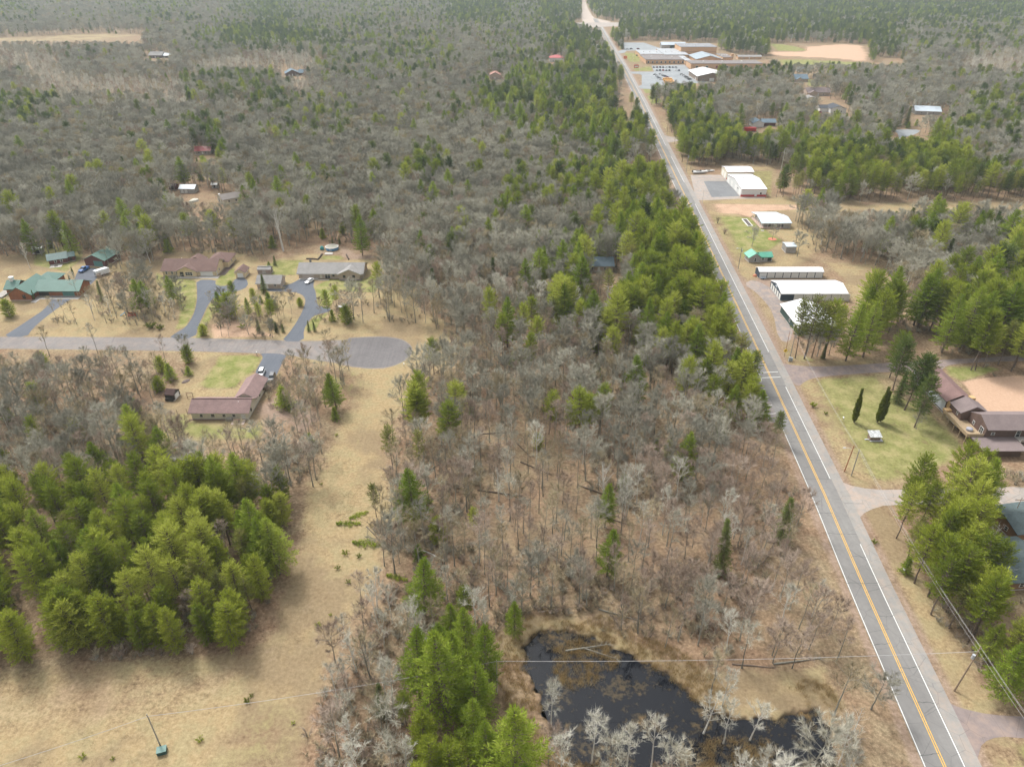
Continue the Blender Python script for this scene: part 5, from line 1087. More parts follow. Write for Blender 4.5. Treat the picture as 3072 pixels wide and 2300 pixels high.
e = empty('swing_bench', (*G('C1', 2190, 1370), 0), .1, 'red wooden play bench on the leaf covered ground of the grove', 'bench'); rw = M('red_wood', (.42,.10,.06), .7, .2); part(e, 'seat', rw, [(-1.4,-.5,.4,1.4,.5,.5)]); part(e, 'backrest', rw, [(-1.4,.45,.5,1.4,.55,1.4)]); part(e, 'leg', rw, [(-1.4,-.5,0,-1.3,.5,.4), (1.3,-.5,0,1.4,.5,.4)]); part(e, 'armrest', rw, [(-1.45,-.5,.8,-1.3,.5,.9), (1.3,-.5,.8,1.45,.5,.9)])
e = empty('play_set', (*G('C1', 2050, 1360), 0), .4, 'small blue play slide beside the red bench', 'play set'); bl = M('blue_plastic', (.06,.22,.38), .4); mb = MB(); mb.loft([[(-1.2,-.3,.05),(-1.2,.3,.05),(-1.2,.3,.15),(-1.2,-.3,.15)], [(.6,-.3,1.1),(.6,.3,1.1),(.6,.3,1.2),(.6,-.3,1.2)]]); mb.build('slide', bl, e); part(e, 'ladder', bl, [(.62,-.3,0,.7,-.2,1.4), (.62,.2,0,.7,.3,1.4), (.62,-.2,.4,.7,.2,.5)])
def mailbox(c, u, v, lab, m, h=1.1):
    e = empty('mailbox', (*G(c, u, v), 0), 0, lab, 'mailbox'); part(e, 'post', wood_g, [(-.06,-.06,-.1,.06,.06,h)]); mb = MB(); mb.loft([[(-.16,y,h),(.16,y,h),(.16,y,h+.18),(.08,y,h+.28),(-.08,y,h+.28),(-.16,y,h+.18)] for y in (-.3,.3)]); mb.build('box', m, e)
mailbox('C4', 1560, 130, 'pale mailbox at the mouth of the cream house driveway', white_trim); mailbox('A5', 427, 725, 'white mailbox at the edge of the turnaround', white_trim); mailbox('A4', 1632, 553, 'mailbox at the grey house driveway mouth', dark); mailbox('A9', 1480, 480, 'white mailbox on the grass verge of the county road', white_trim); mailbox('A6', 1120, 1045, 'small white post on the lawn left of the columnar cedars', white_trim, .8); mailbox('B1', 700, 790, 'white post at the parking lot entrance', white_trim, 1.6); mailbox('B1', 935, 1235, 'white roadside marker beside the bend to the school', white_trim, 1.4)
# -- grey farmhouse in the woods
P0 = G('D5', 1270, 850)
t = bldg('farmhouse', 'grey roofed house turned cornerwise in the bare woods', 'house', P0, [dict(r=(0,0,11.5,10), h=2.9, rise=1.6, ax='x', o=.6)], [('f',0,3,.9,1.2,1.2,'win'), ('f',0,7,.9,1.2,1.2,'win'), ('l',0,3,.9,1,1.2,'win',dark), ('l',0,7,.1,1,2.1,'door',dark)], w_cream, Mroof('shingle_taupe', (.20,.18,.165)), white_trim, R(38))
part(t, 'skylight', white_trim, [(.6,8.6,3.6,1.6,9.6,3.95)])
bldg('barn', 'small white barn with a pale metal roof left of the grey farmhouse', 'barn', G('D5', 300, 590), [dict(r=(0,0,8.5,6), h=2.6, rise=1.5, ax='x', o=.4)], [('f',0,1.4,.1,1.6,2.0,'gar'), ('f',0,3.6,.1,1.6,2.0,'gar')], w_grey, r_pale, None)
bldg('garden_shed', 'tiny white roofed canopy behind the grey farmhouse', 'shed', G('D5', 1010, 480), [dict(r=(0,0,3,2.5), h=2.2, rise=.5, ax='x', o=.5)], [('f',0,1.5,.1,.9,1.9,'door',dark)], w_grey, r_wht, None)
bldg('garden_shed', 'reddish shed in the woods left of the white barn', 'shed', G('D5', 60, 520), [dict(r=(0,0,4,3.5), h=2.2, rise=1.0, ax='x', o=.3)], [('f',0,2,.1,1,1.9,'door',dark)], w_mar, Mroof('shingle_umber', (.085,.055,.05)), None)
mb = MB(); mb.tube([(0,0,.0),(0,0,.9),(0,0,1.5)], [1.6,1.5,.5], 12); o = mb.build('covered_boat', M('pale_tarp', (.6,.58,.5), .7, .1)); o.scale = (1,1.8,1); o.rotation_euler = (0,0,-.6); o.location = (*G('D5', 610, 770), 0); tag(o, 'pale tarpaulin covered heap in front of the grey farmhouse', 'covered heap')
part(bldg('greenhouse', 'small dome shaped pale shed alone in the left woods', 'shed', G('A1', 118, 1290), [dict(r=(0,0,3,2.5), h=1.4, rise=.7, ax='x', o=.1)], [('f',0,1.5,.1,.8,1.3,'door',dark)], w_grey, r_pale, None), 'ridge_cap', r_pale, [(-.05,1.1,2.2,3.05,1.4,2.3)])
# -- distant houses
def cot(label, c, u, v, w_, d, h, ri, ax, wl, rf, ops=None, rot=0, name='house', cat='house', wings=()):
    ops = ops or [('f',0,w_*.25,.9,1.1,1.2,'win'), ('f',0,w_*.7,.9,1.1,1.2,'win'), ('f',0,w_*.48,.1,1,2.1,'door')]
    return bldg(name, label, cat, G(c, u, v), [dict(r=(0,0,w_,d), h=h, rise=ri, ax=ax, o=.5)]+list(wings), ops, wl, rf, white_trim, rot)
cot('dark walled house with a grey roof below the far left field', 'A1', 900, 352, 17, 16, 3.4, 3.4, 'x', w_mot, r_gry, wings=[dict(r=(17.1,2,32,13), h=3, rise=2.4, ax='x', o=.5, roof=r_pale)])
cot('blue grey roofed house by a strip of sand in the far left woods', 'A1', 1725, 462, 15, 14, 3, 3.4, 'y', w_mot, r_blu, rot=R(20), wings=[dict(r=(15.1,2,24,12), h=2.8, rise=2.8, ax='x', o=.5)])
cot('small house with a red roof deep in the left woods', 'A1', 1180, 935, 10, 8, 2.6, 2, 'x', w_beige, Mroof('metal_red', (.38,.07,.07), 'rib'), rot=R(8))
cot('grey roofed outbuilding left of the red roofed house in the woods', 'A1', 1040, 1005, 7, 8, 2.6, 1.8, 'y', w_grey, r_gry, rot=R(-20), name='barn', cat='barn')
cot('white house with a red hipped roof on the far side of the pines', 'A2', 1305, 375, 18, 14, 4.6, 3.0, 'hip', w_white, Mroof('metal_red', (.38,.07,.07), 'rib'))
cot('pink roofed tan shed at a small lawn in the far woods', 'A2', 945, 480, 11, 12, 4.5, 2.6, 'y', w_beige, Mroof('shingle_pink', (.40,.22,.18)), name='barn', cat='barn')
cot('blue roofed house mostly hidden among the roadside pines', 'A2', 1520, 1640, 12, 10, 2.8, 2.0, 'x', w_beige, r_blu)
cot('small house with a blue grey roof and dark porch south of the school', 'D2', 480, 290, 14, 13, 3.2, 3.6, 'x', w_beige, r_blu, wings=[dict(r=(1,-3,7,0), h=3, rise=2, ax='y', o=.4)])
cot('tan house with a long taupe roof and a front gable, above the yellow shed', 'D2', 605, 430, 22, 14, 3.4, 3.0, 'x', w_beige, r_mot2, wings=[dict(r=(1,-3,9,-.02), h=3.2, rise=1.8, ax='y', o=.5)])
cot('pale yellow shed below the tan house', 'D2', 582, 500, 12, 10, 3.4, 1.8, 'y', Mwall('siding_yellow', (.62,.54,.32), .25), r_gry, name='garage', cat='garage')
cot('white house with a black shingle roof at the far lane', 'D2', 840, 605, 13, 14, 3.8, 2.2, 'y', w_white, r_drk, wings=[dict(r=(-7,6,-.02,16), h=3.2, rise=1.8, ax='x', o=.5)])
cot('white and maroon house with a blue grey roof behind the pine row', 'D2', 60, 745, 8.5, 12, 3.2, 1.9, 'y', w_white, r_blu, [('f',0,3.6,.1,4.5,2.2,'gar')], wings=[dict(r=(8.6,4,19,12), h=3, rise=1.8, ax='x', o=.6, wall=w_mar)])
cot('grey metal roofed house in the right bare woods', 'D2', 1690, 615, 20, 15, 3.0, 2.8, 'x', w_grey, r_pale, rot=R(-12))
cot('low shed with a pale roof left of the row of pines on the lane', 'D2', 530, 665, 9, 9, 2.4, 1.8, 'y', w_grey, r_gry, name='garage', cat='garage')
cot('turquoise roofed building at the right picture edge behind the white pines', 'A6', 2090, 300, 16, 14, 3, 2.4, 'x', w_grey, r_teal)
table('A6', 2120, 200, 'white platform with a dark frame beside the turquoise roofed building', white_trim, 2)
# -- white and red fire hall (three joined halls, each its own building)
wf = Mwall('panel_white', (.66,.66,.64), .35, 'X', .04, .88); wcr = Mwall('panel_cream', (.62,.58,.46), .35, 'X', .04, .88)
def fh(label, x, y, w_, d, h, ri, wl, ops, mid=.5):
    t = bldg('fire_hall', label, 'fire hall', (x, y), [dict(r=(0,0,w_,d), h=h, rise=ri, ax='x', o=.25, e=.25, mid=mid)], ops, wl, r_wht, red_m)
    mb = MB(); mb.box(-.05,-.05,0,w_*.54,-.005,1.1); mb.box(w_*.64,-.05,0,w_+.05,-.005,1.1)
    ys = [0]; 
    mb.box(-.05,0,0,-.005,.7,1.1); mb.build('red_band', red_m, t); return t
t = fh('large white fire station hall with a red base band and tall bay doors', 129.0, 396.7, 14.0, 31, 4.2, 1.8, wf, [('f',0,8.3,.05,1.1,2.1,'door'), ('f',0,11,1.3,.9,1.0,'win',dark)]+[('l',0,v,.05,3.8,3.3,'gar') for v in (3.2,11.5,20,27.5)])
part(t, 'roof_vent', dark, (), [([(4.5,15.0,5.6),(4.5,15.0,7.0)], .15, 6)]); part(t, 'door_sign', dark, [(-.09,6.6,2.4,-.02,8.4,2.9)]); part(t, 'foundation_bed', M('mulch_red', (.45,.16,.1), .9), [(-.6,-.9,-.1,14.6,-.1,.08)])
fh('small cream walled back hall of the fire station', 129.8, 431.5, 16, 13, 4.6, 1.1, wcr, [('l',0,4,.05,3.4,3.4,'gar'), ('l',0,9,.05,3.4,3.4,'gar')])
# -- pale roofed house with porch
t = bldg('house', 'single storey house with a pale metal roof, a wrap-around porch and white posts', 'house', (124.2,342.7), [dict(r=(1.6,1.8,11,16), h=2.9, rise=1.2, ax='x', o=1.9, e=1.8), dict(r=(11.05,.2,14.6,13), h=2.8, rise=1.0, ax='x', o=.5, e=.4)],
 [('f',0,3,.2,1.6,2,'win'), ('f',0,6.5,.9,1.6,1.3,'win'), ('l',0,4,.9,1.2,1.2,'win',dark), ('l',0,10,.1,1,2.1,'door')], w_grey, r_pale)
part(t, 'porch_deck', M('porch_pink', (.5,.36,.3), .8), [(-.2,-.1,-.1,10.9,1.75,.35), (-.2,1.75,-.1,1.55,16,.35)])
part(t, 'porch_post', white_trim, [(-.1+0,.0+3*k,.3,.12,.2+3*k,2.7) for k in range(6)]+[(3.2*k,.0,.3,.2+3.2*k,.2,2.7) for k in range(1, 4)])
e = empty('planter', (*G('D3', 1115, 1305), 0), 0, 'long white framed planter on the green lawn', 'planter'); part(e, 'frame', white_trim, [(-1.3,-5.5,-.05,-1.0,5.5,.45), (1.0,-5.5,-.05,1.3,5.5,.45), (-1.0,-5.5,-.05,1.0,-5.2,.45), (-1.0,5.2,-.05,1.0,5.5,.45)]); part(e, 'soil', M('soil', (.10,.085,.08), .95, .4, 3), [(-1,-5.2,-.05,1,5.2,.32)])
mb = MB(); mb.tube([(0,0,-.1),(0,0,.1)], 2.0, 16); o = mb.build('mulch_ring', M('mulch_red', (.45,.16,.1), .9)); o.location = (*G('D3', 1635, 1640), 0); tag(o, 'red mulch ring round the small bare tree', 'mulch ring')
for u, v, lab in ((1740,1430,'white step stone by the porch'), (1430,1465,'pale concrete step leading from the porch corner')):
    mb = MB(); mb.box(-.7,-.5,-.05,.7,.5,.2); o = mb.build('step', conc); o.location = (*G('D3', u, v), 0); tag(o, lab, 'step')
# -- green roofed cabin, old shed
bldg('cabin', 'small weathered grey cabin with a bright green roof', 'cabin', (105.2,297.4), [dict(r=(0,0,5.2,5.2), h=2.5, rise=1.7, ax='y', o=.5), dict(r=(5.25,.4,10.6,4.9), h=2.3, rise=1.3, ax='x', o=.4)], [('f',0,2.8,.5,1.1,1.5,'win'), ('f',1,1.2,.8,1.3,1.1,'win'), ('l',0,1.3,.6,.7,1.3,'win'), ('l',0,3.6,.6,.7,1.3,'win'), ('f',1,4.2,.05,1.6,1.9,'gar',dark)], w_grey, r_grn2, M('green_fascia', (.10,.34,.24)), R(5))
bldg('old_shed', 'weathered grey box shed under bare trees right of the lawn', 'shed', G('B2', 1125, 975), [dict(r=(0,0,4.6,5.5), h=2.9, rise=.5, ax='x', o=.2)], [('f',0,1.2,.1,1,2,'door',w_grey)], w_grey, r_pale, None)
# -- storage buildings
t = bldg('storage_building', 'long narrow white storage building with eight roll-up doors', 'storage building', (104.3,279.8), [dict(r=(0,0,27,5.2), h=2.8, rise=.9, ax='x', o=.2, e=.2)], [('f',0,1.7+3.37*k,.05,3.05,2.4,'gar') for k in range(8)], w_blue, r_wht, white_trim)
t = bldg('storage_building', 'wide storage building, white roof, slate blue gable with white doors', 'storage building', (106.1,256.9), [dict(r=(0,0,26.2,13.2), h=3.0, rise=1.6, ax='x', o=.2, e=.2)], [('f',0,6.9+3.7*k,.05,3.5,2.7,'gar') for k in range(6)]+[('l',0,1.5+2.5*k,.05,1.7,2.4,'gar') for k in range(5)]+[('l',0,6.6,3.1,1.9,.9,'gar',M('sign_panel', (.45,.5,.55), .5))], w_blue, r_wht, white_trim)
bldg('storage_hall', 'white roofed hall with dark green gable half hidden behind tall pines', 'hall', (102.6,227.3), [dict(r=(0,0,14,19), h=3.4, rise=2.0, ax='y', o=.5)], [('l',0,4,.1,1.2,2.1,'door'), ('l',0,9,1,1.2,1.2,'win'), ('f',0,7,.1,3,2.6,'gar',teal_door)], Mwall('panel_green', (.06,.10,.09), .3, 'X'), r_wht, white_trim)
e = empty('utility_trailer', (*G('B2', 912, 1222), 0), 0, 'small grey flat trailer in front of the narrow storage building', 'trailer'); part(e, 'bed', M('grey_metal', (.35,.38,.42), .4), [(-1.3,-.7,.4,1.3,.7,.6), (-1.3,-.7,.6,-1.2,.7,1.0)])
for s in (-1, 1): part(e, 'wheel', dark, (), [([(0,s*.75-.1,.3),(0,s*.75+.1,.3)], .3, 10)])
mb = MB(); mb.tube([(0,0,0),(0,0,.5),(0,0,.9)], [1.0,.8,.2], 7); o = mb.build('debris_heap', M('orange_debris', (.5,.2,.12), .8, .6, 5)); o.location = (*G('B2', 838, 1195), 0); tag(o, 'orange and green heap of things at the corner of the narrow storage building', 'heap')
# -- brown motel on the slope
t = bldg('motel', 'large brown building with red brown roofs and a raised wooden deck', 'building', (131.4,161.2), [
 dict(r=(0,0,20,8.2), h=5.4, rise=1.8, ax='x', o=.7, e=.02), dict(r=(-2.2,8.3,5.2,14.2), h=5.0, rise=1.9, ax='y', o=.5, e=.02), dict(r=(-2.4,15.8,4.8,35), h=4.6, rise=1.9, ax='y', o=.6, roof=r_mot)],
 [('f',0,2.2,3.2,1.0,.9,'win'), ('f',0,9.2,2.6,1.3,2.1,'win'), ('l',0,1.8,2.6,1.6,2.1,'win'), ('l',0,5.6,3.0,.9,1.2,'win'), ('l',1,2.0,3.2,.8,1.1,'win')], w_mot, r_mot2, None)
part(t, 'foil_wrapped_wall', M('house_wrap', (.52,.56,.60), .5, .22, 3), [(-2.52,16,.6,-2.42,35,4.5)])
part(t, 'deck', wood, [(-4.6,.2,2.35,-.02,12.5,2.55)]); part(t, 'railing', wood, [(-4.7,.1,2.55,-4.58,12.6,3.5), (-4.6,.1,2.55,-.05,.2,3.5)])
part(t, 'deck_post', wood, [(-4.6,.4+3*k,-.1,-4.4,.6+3*k,2.35) for k in range(5)]); part(t, 'torn_corner', dark, [(-1.8,14.25,.2,4.4,15.7,4.4)]); part(t, 'bare_framing', M('raw_timber', (.5,.33,.16), .8, .3, 3), [(-2.3,14.3,2.5,-1.85,15.6,4.6), (-4.2,12.6,2.4,-1.9,14.0,3.1), (3.2,14.2,5.6,4.6,15.8,6.3)])
part(t, 'lower_roof', r_mot2, [(-3.6,-6.6,2.4,8.5,-.02,2.6)]); part(t, 'lower_wall', w_mot, [(-2.6,-5.6,-.1,7.5,-.03,2.38)]); part(t, 'balcony', wood_g, [(8.6,-2.6,2.5,18,-.03,2.7), (8.6,-2.7,2.7,18,-2.58,3.5)]); part(t, 'balcony_post', wood_g, [(8.8,-2.5,-.1,9,-2.3,2.5), (14,-2.5,-.1,14.2,-2.3,2.5)])
mb = MB(); mb.tube([(0,0,0),(0,0,.6),(0,0,.8)], [.9,.9,.5], 12); o = mb.build('hot_tub', M('grey_tub', (.3,.3,.34), .5)); o.location = (129.2,164.5,2.56); tag(o, 'round covered grey hot tub on the raised wooden deck', 'hot tub')
# -- stone well house
e = empty('stone_sign', (*G('A6', 1303, 1158), 0), 0, 'small stone shelter with a patchy white tin roof on the lawn', 'shelter'); part(e, 'stone_base', M('field_stone', (.22,.16,.12), .9, .5, 5), [(-1.4,-.9,-.1,1.4,.9,1.3)]); mb = MB(); mb.loft([[(x,-1.3,1.35),(x,1.3,2.0),(x,1.3,2.1),(x,-1.3,1.45)] for x in (-1.7,1.7)]); mb.build('roof', M('patchy_tin', (.42,.43,.43), .5, .7, 2.2), e)
part(e, 'stone_edging', M('pale_flagstone', (.42,.42,.44), .8, .2, 4), [(-2.6,-.6,-.05,-1.45,-.2,.2), (-1.5,-1.4,-.05,2.1,-1.0,.2), (1.5,-1.0,-.05,2.1,-.1,.2)])
# -- green roofed cabins at the right edge
t = bldg('cabin', 'wooden cabin with a mossy blue green roof at the right edge, nearer one', 'cabin', G('D6', 1240, 1500), [dict(r=(0,0,11,12.5), h=2.8, rise=1.8, ax='x', o=.6)], [('l',0,3,.9,1,1.2,'win'), ('f',0,4,.9,1,1.2,'win')], w_old, r_teal, None, R(4))
bldg('cabin', 'wooden cabin with a blue green roof at the right edge, farther one', 'cabin', G('D6', 1440, 690), [dict(r=(0,0,11,9), h=2.8, rise=1.6, ax='x', o=.6)], [('l',0,3,.9,1,1.2,'win'), ('f',0,4,.9,1,1.2,'win')], w_old, r_teal, None, R(10))
# -- school
def SB(label, u0, u1, vf, vb, h, wl, rf, base=0, ops=None, rise=0, ax='flat', par=.35):
    a = G('D1', u0, vf, h); b = G('D1', u1, vf, h); c = G('D1', u0, vb, h)
    return a[0], a[1], b[0]-a[0], c[1]-a[1], h, wl, rf, ops or [], rise, ax, par
blocks = [(360,905,415,345,4.6,w_brk,'shingle_roof_dark'),(285,620,338,283,4.8,w_brk,'p'),(625,955,348,262,5.2,w_brk,'p'),(845,1342,240,192,11,w_brk,'g'),(1425,1560,385,335,7,w_brk,'b'),(985,1978,472,428,5.2,w_brk,'b'),(905,985,430,365,4.4,w_brk,'p')]
r_fp = M('flat_roof_pale', (.30,.315,.33), .8, .12, .3); r_fg = M('flat_roof_grey', (.20,.205,.22), .85, .15, .3); r_fb = M('flat_roof_taupe', (.16,.14,.135), .85, .12, .3)
root = empty('school', (190, 900, 0), 0, 'large tan brick school with flat roofs beyond the parking lot', 'school')
for i, (u0, u1, vf, vb, h, wl, rf) in enumerate(blocks):
    a = G('D1', u0, vf, h); b = G('D1', u1, vf, h); c = G('D1', u0, vb, h); x, y = a[0]-190, a[1]-900; wd = b[0]-a[0]; d = max(8, c[1]-a[1]); dz = i*.05
    mb = MB(); mb.box(x, y, -.1, x+wd, y+d, h+dz); wo_ = mb.build('wall', wl, root)
    mb = MB(); mb.box(x-.3, y-.3, h+dz, x+wd+.3, y+d+.3, h+dz+.35); mb.build('roof', dict(p=r_fp, g=r_fg, b=r_fb).get(rf, r_fb), root)
    if h > 9: part(root, 'stripe_band', M('brick_dark', (.36,.22,.13), .8), [(x+.3, y-.06, h*.45, x+wd-.3, y+.02, h*.45+1.0)])
    n = {0: 9, 5: 7}.get(i, 0)
    for k in range(n):
        cx_ = x+wd*(k+.6)/(n+.2); mb = MB(); wn = 2.0 if i == 0 else (3.2 if k != 2 else 2.6)
        mb.box(cx_-wn/2, y-.12, .7, cx_+wn/2, y+.05, 3.2); f = mb.build('window' if not (i == 5 and k == 2) else 'door', white_trim if not (i == 5 and k == 2) else M('maroon_door', (.2,.02,.04), .5), root)
        if not (i == 5 and k == 2): part(f, 'pane', glass, [(cx_-wn/2+.15, y-.18, .9, cx_+wn/2-.15, y-.1, 3.0)])
    for k in range(3): part(root, 'roof_vent', white_trim, [(x+wd*(.2+.27*k), y+d*.5, h+dz+.34, x+wd*(.2+.27*k)+1.5, y+d*.5+1.5, h+dz+1.1)])
a = G('D1', 1060, 410, 5); b = G('D1', 1418, 410, 5); c = G('D1', 1060, 325, 7); x, y, wd, d = a[0]-190, a[1]-900, b[0]-a[0], c[1]-a[1]
mb = MB(); mb.box(x, y, 0, x+wd, y+d, 5.1); mb.loft([[(x, yy, 5.1), (x+wd, yy, 5.1), (x+wd/2, yy, 9.0)] for yy in (y, y+d)]); mb.build('wall', w_brk, root)
wg = dict(r=(x, y, x+wd, y+d), h=5.15, rise=3.9, ax='y', o=1.0, e=.8); roof_shape(wg, .3).build('roof', Mroof('metal_blue_grey', (.20,.25,.28), 'rib'), root)
part(root, 'chimney', w_brk, [(x+wd*1.35, y+4, 5, x+wd*1.35+3, y+7, 11)])
t = bldg('gymnasium_hall', 'brown walled hall with a broad white gable roof at the parking lot', 'hall', (197.2,812), [dict(r=(0,0,30,44), h=5.4, rise=3.2, ax='y', o=1.2)], [('f',0,15,.1,5,3.2,'gar'), ('f',0,6,1,2,1.4,'win'), ('f',0,24,1,2,1.4,'win'), ('l',0,10,.1,2,2.4,'door')], M('hall_brown', (.24,.18,.14), .8), Mroof('metal_off_white', (.5,.5,.49), 'rib'))
cot('small grey shed behind the school roofs, left one', 'D1', 570, 262, 34, 12, 5, 3, 'x', w_grey, r_pale, name='outbuilding', cat='shed')
cot('small green shed behind the school roofs, right one', 'D1', 690, 262, 17, 10, 5, 3, 'x', M('pale_green', (.35,.5,.42), .7), r_pale, name='outbuilding', cat='shed')
cot('small brick building behind the school playing field', 'D1', 1630, 408, 30, 10, 3, 1.5, 'x', w_brk, r_gry, name='outbuilding', cat='shed')
cot('little white dugout hut by the baseball field', 'D2', 520, 190, 12, 8, 3, 1.6, 'x', w_white, r_pale, name='dugout', cat='hut')
# long fence of the ball field
mb = MB()
pts = [G('A3', u, v) for u, v in ((680,262),(720,264),(760,268),(800,274),(850,286),(900,303))]
for p in pts: mb.tube([(p[0],p[1],0),(p[0],p[1],3)], .15, 5)
for z in (.4, 1.6, 2.9):
    mb.tube([(p[0],p[1],z) for p in pts], .12, 4)
tag(mb.build('ballfield_fence', M('fence_brown', (.25,.17,.08), .8)), 'brown curved outfield fence of the ball field', 'fence')
mb = MB(); p = G('D2', 660, 250); q = G('D2', 860, 250); mb.box(p[0], p[1], 0, q[0], p[1]+.3, 4.5); tag(mb.build('board_fence', w_grey), 'long grey board fence beyond the far houses', 'fence')
mb = MB(); mb.box(-5,-5,0,5,5,.6); mb.box(-2,-2,.6,2,2,2.2); o = mb.build('playground_frame', M('orange_play', (.6,.22,.12), .6)); o.location = (*G('D1', 1445, 640), 0); tag(o, 'orange playground structure in the sand behind the white roofed hall', 'playground')
# ================================================ VEHICLES
tyre = M('tyre_rubber', (.02,.02,.02), .85); rim_m = Mpaint('wheel_rim', (.45,.45,.46), .3, .5, 0, .6); lamp_w = Mpaint('headlight_lens', (.7,.7,.68), .1); lamp_r = Mpaint('taillight_lens', (.35,.02,.02), .15)
VEH = {}
SHAPES = {  # stations along x (front +): x, half width, z low, z belt ; greenhouse: x0,x1 base, x0,x1 top, z top
 'sedan': ([(-2.35,.72,.42,.86),(-2.2,.86,.28,1.0),(-1.2,.90,.24,1.0),(.9,.90,.24,.96),(1.9,.86,.26,.84),(2.3,.74,.36,.68)], (-1.75,1.05,-1.05,.25,1.45), 1.38, .33),
 'suv': ([(-2.3,.80,.46,1.05),(-2.2,.92,.32,1.12),(-1.2,.94,.28,1.12),(.9,.94,.28,1.08),(2.0,.90,.30,1.0),(2.3,.80,.42,.84)], (-2.15,1.1,-1.85,.45,1.76), 1.42, .37),
 'pickup': ([(-2.8,.86,.5,1.1),(-2.75,.96,.40,1.15),(-1.0,.97,.34,1.15),(1.1,.97,.34,1.15),(2.5,.94,.36,1.08),(2.8,.84,.48,.92)], (-.95,1.2,-.75,.55,1.85), 1.75, .40)}
def car_meshes(kind, pm):
    key = (kind, pm.name)
    if key in VEH: return VEH[key]
    st, gh, ax, wr = SHAPES[kind]; b = MB()
    b.loft([[(x, -w_*.9, lo), (x, w_*.9, lo), (x, w_, lo+.22), (x, w_, (lo+be)/2+.1), (x, w_*.88, be), (x, -w_*.88, be), (x, -w_, (lo+be)/2+.1), (x, -w_, lo+.22)] for x, w_, lo, be in st])
    g0, g1, t0, t1, zt = gh; be = st[2][3]-.02; wb = .80 if kind != 'pickup' else .86
    b.loft([[(t0-.02, -wb*.80, zt-.06), (t0-.02, wb*.80, zt-.06), (t0-.02, wb*.74, zt+.01), (t0-.02, -wb*.74, zt+.01)], [(t1+.03, -wb*.80, zt-.07), (t1+.03, wb*.80, zt-.07), (t1+.03, wb*.74, zt), (t1+.03, -wb*.74, zt)]])
    g = MB(); g.loft([[(g0, -wb, be), (g0, wb, be), (g1, wb, be), (g1, -wb, be)], [(t0, -wb*.78, zt-.05), (t0, wb*.78, zt-.05), (t1, wb*.78, zt-.05), (t1, -wb*.78, zt-.05)]])
    if kind == 'pickup': b.box(-2.7,-.9,1.1,-1.0,-.82,1.22); b.box(-2.7,.82,1.1,-1.0,.9,1.22)
    parts = [('body', b.mesh('car_body', [pm]), (0,0,0)), ('window', g.mesh('car_window', [glass]), (0,0,0))]
    w_ = MB(); w_.tube([(0,-.11,0),(0,.11,0)], wr, 14); wm = w_.mesh('wheel', [tyre]); rm_ = MB(); rm_.tube([(0,-.125,0),(0,.125,0)], wr*.58, 10); rmm = rm_.mesh('rim', [rim_m])
    h = MB(); h.box(-.06,-.2,-.07,.03,.2,.07); hm = h.mesh('headlight', [lamp_w]); tm = h.mesh('taillight', [lamp_r])
    VEH[key] = (parts, wm, rmm, hm, tm, ax, wr, st); return VEH[key]
def car(kind, pm, x, y, rz, label, cat='car', group=None, z=.03, detail=True):
    parts, wm, rmm, hm, tm, ax, wr, st = car_meshes(kind, pm); e = empty({'sedan':'parked_car','suv':'parked_car','pickup':'pickup_truck'}[kind], (x, y, z), rz, label, cat, group)
    for n, me, l in parts:
        o = bpy.data.objects.new(n, me); COL.objects.link(o); o.parent = e
    for sx in (-1, 1):
        for sy in (-1, 1):
            o = bpy.data.objects.new('wheel', wm); COL.objects.link(o); o.parent = e; o.location = (sx*ax, sy*.83, wr)
            if detail: q = bpy.data.objects.new('rim', rmm); COL.objects.link(q); q.parent = o
            if detail:
                l = bpy.data.objects.new('headlight' if sx > 0 else 'taillight', hm if sx > 0 else tm); COL.objects.link(l); l.parent = e; s_ = st[-1] if sx > 0 else st[0]; l.location = (s_[0]-.02*sx, sy*s_[1]*.68, s_[3]-.12)
    return e
pw = Mpaint('paint_white', (.72,.73,.74)); pb = Mpaint('paint_blue', (.02,.10,.30)); pk = Mpaint('paint_black', (.015,.016,.02)); ps = Mpaint('paint_silver', (.40,.42,.44), .3, .6, .4, .4); pr = Mpaint('paint_red', (.35,.03,.02)); pm_ = Mpaint('paint_maroon', (.16,.02,.03)); pg = Mpaint('paint_grey', (.14,.15,.17)); pn = Mpaint('paint_navy', (.02,.035,.08)); py_ = Mpaint('paint_bus_yellow', (.78,.36,.03), .4)
def cp_(c, u, v): return G(c, u, v)
x, y = cp_('C3', 822, 810); car('sedan', ps if 0 else pw, x, y, R(-112), 'white sedan parked at the garage of the long grey roofed house')
x, y = cp_('C1', 1395, 620); car('pickup', pb, x, y, R(-97), 'blue pickup truck in front of the dark red garage', 'pickup truck')
x, y = cp_('C1', 745, 985); car('pickup', pm_, x, y, R(-75), 'maroon and silver pickup parked under the log house carport', 'pickup truck')
x, y = cp_('C4', 1630, 420); car('suv', pw, x, y, R(-85), 'white car behind the garage of the cream house, left of the black one')
x, y = cp_('C4', 1790, 490); car('suv', pk, x, y, R(-83), 'black car behind the garage of the cream house, right of the white one')
x, y = cp_('D2', 735, 605); car('pickup', pr, x, y, R(10), 'red pickup truck left of the white house with the black roof', 'pickup truck')
x, y = cp_('D2', 635, 572); car('suv', pw, x, y, R(170), 'white car on the drive below the pale yellow shed')
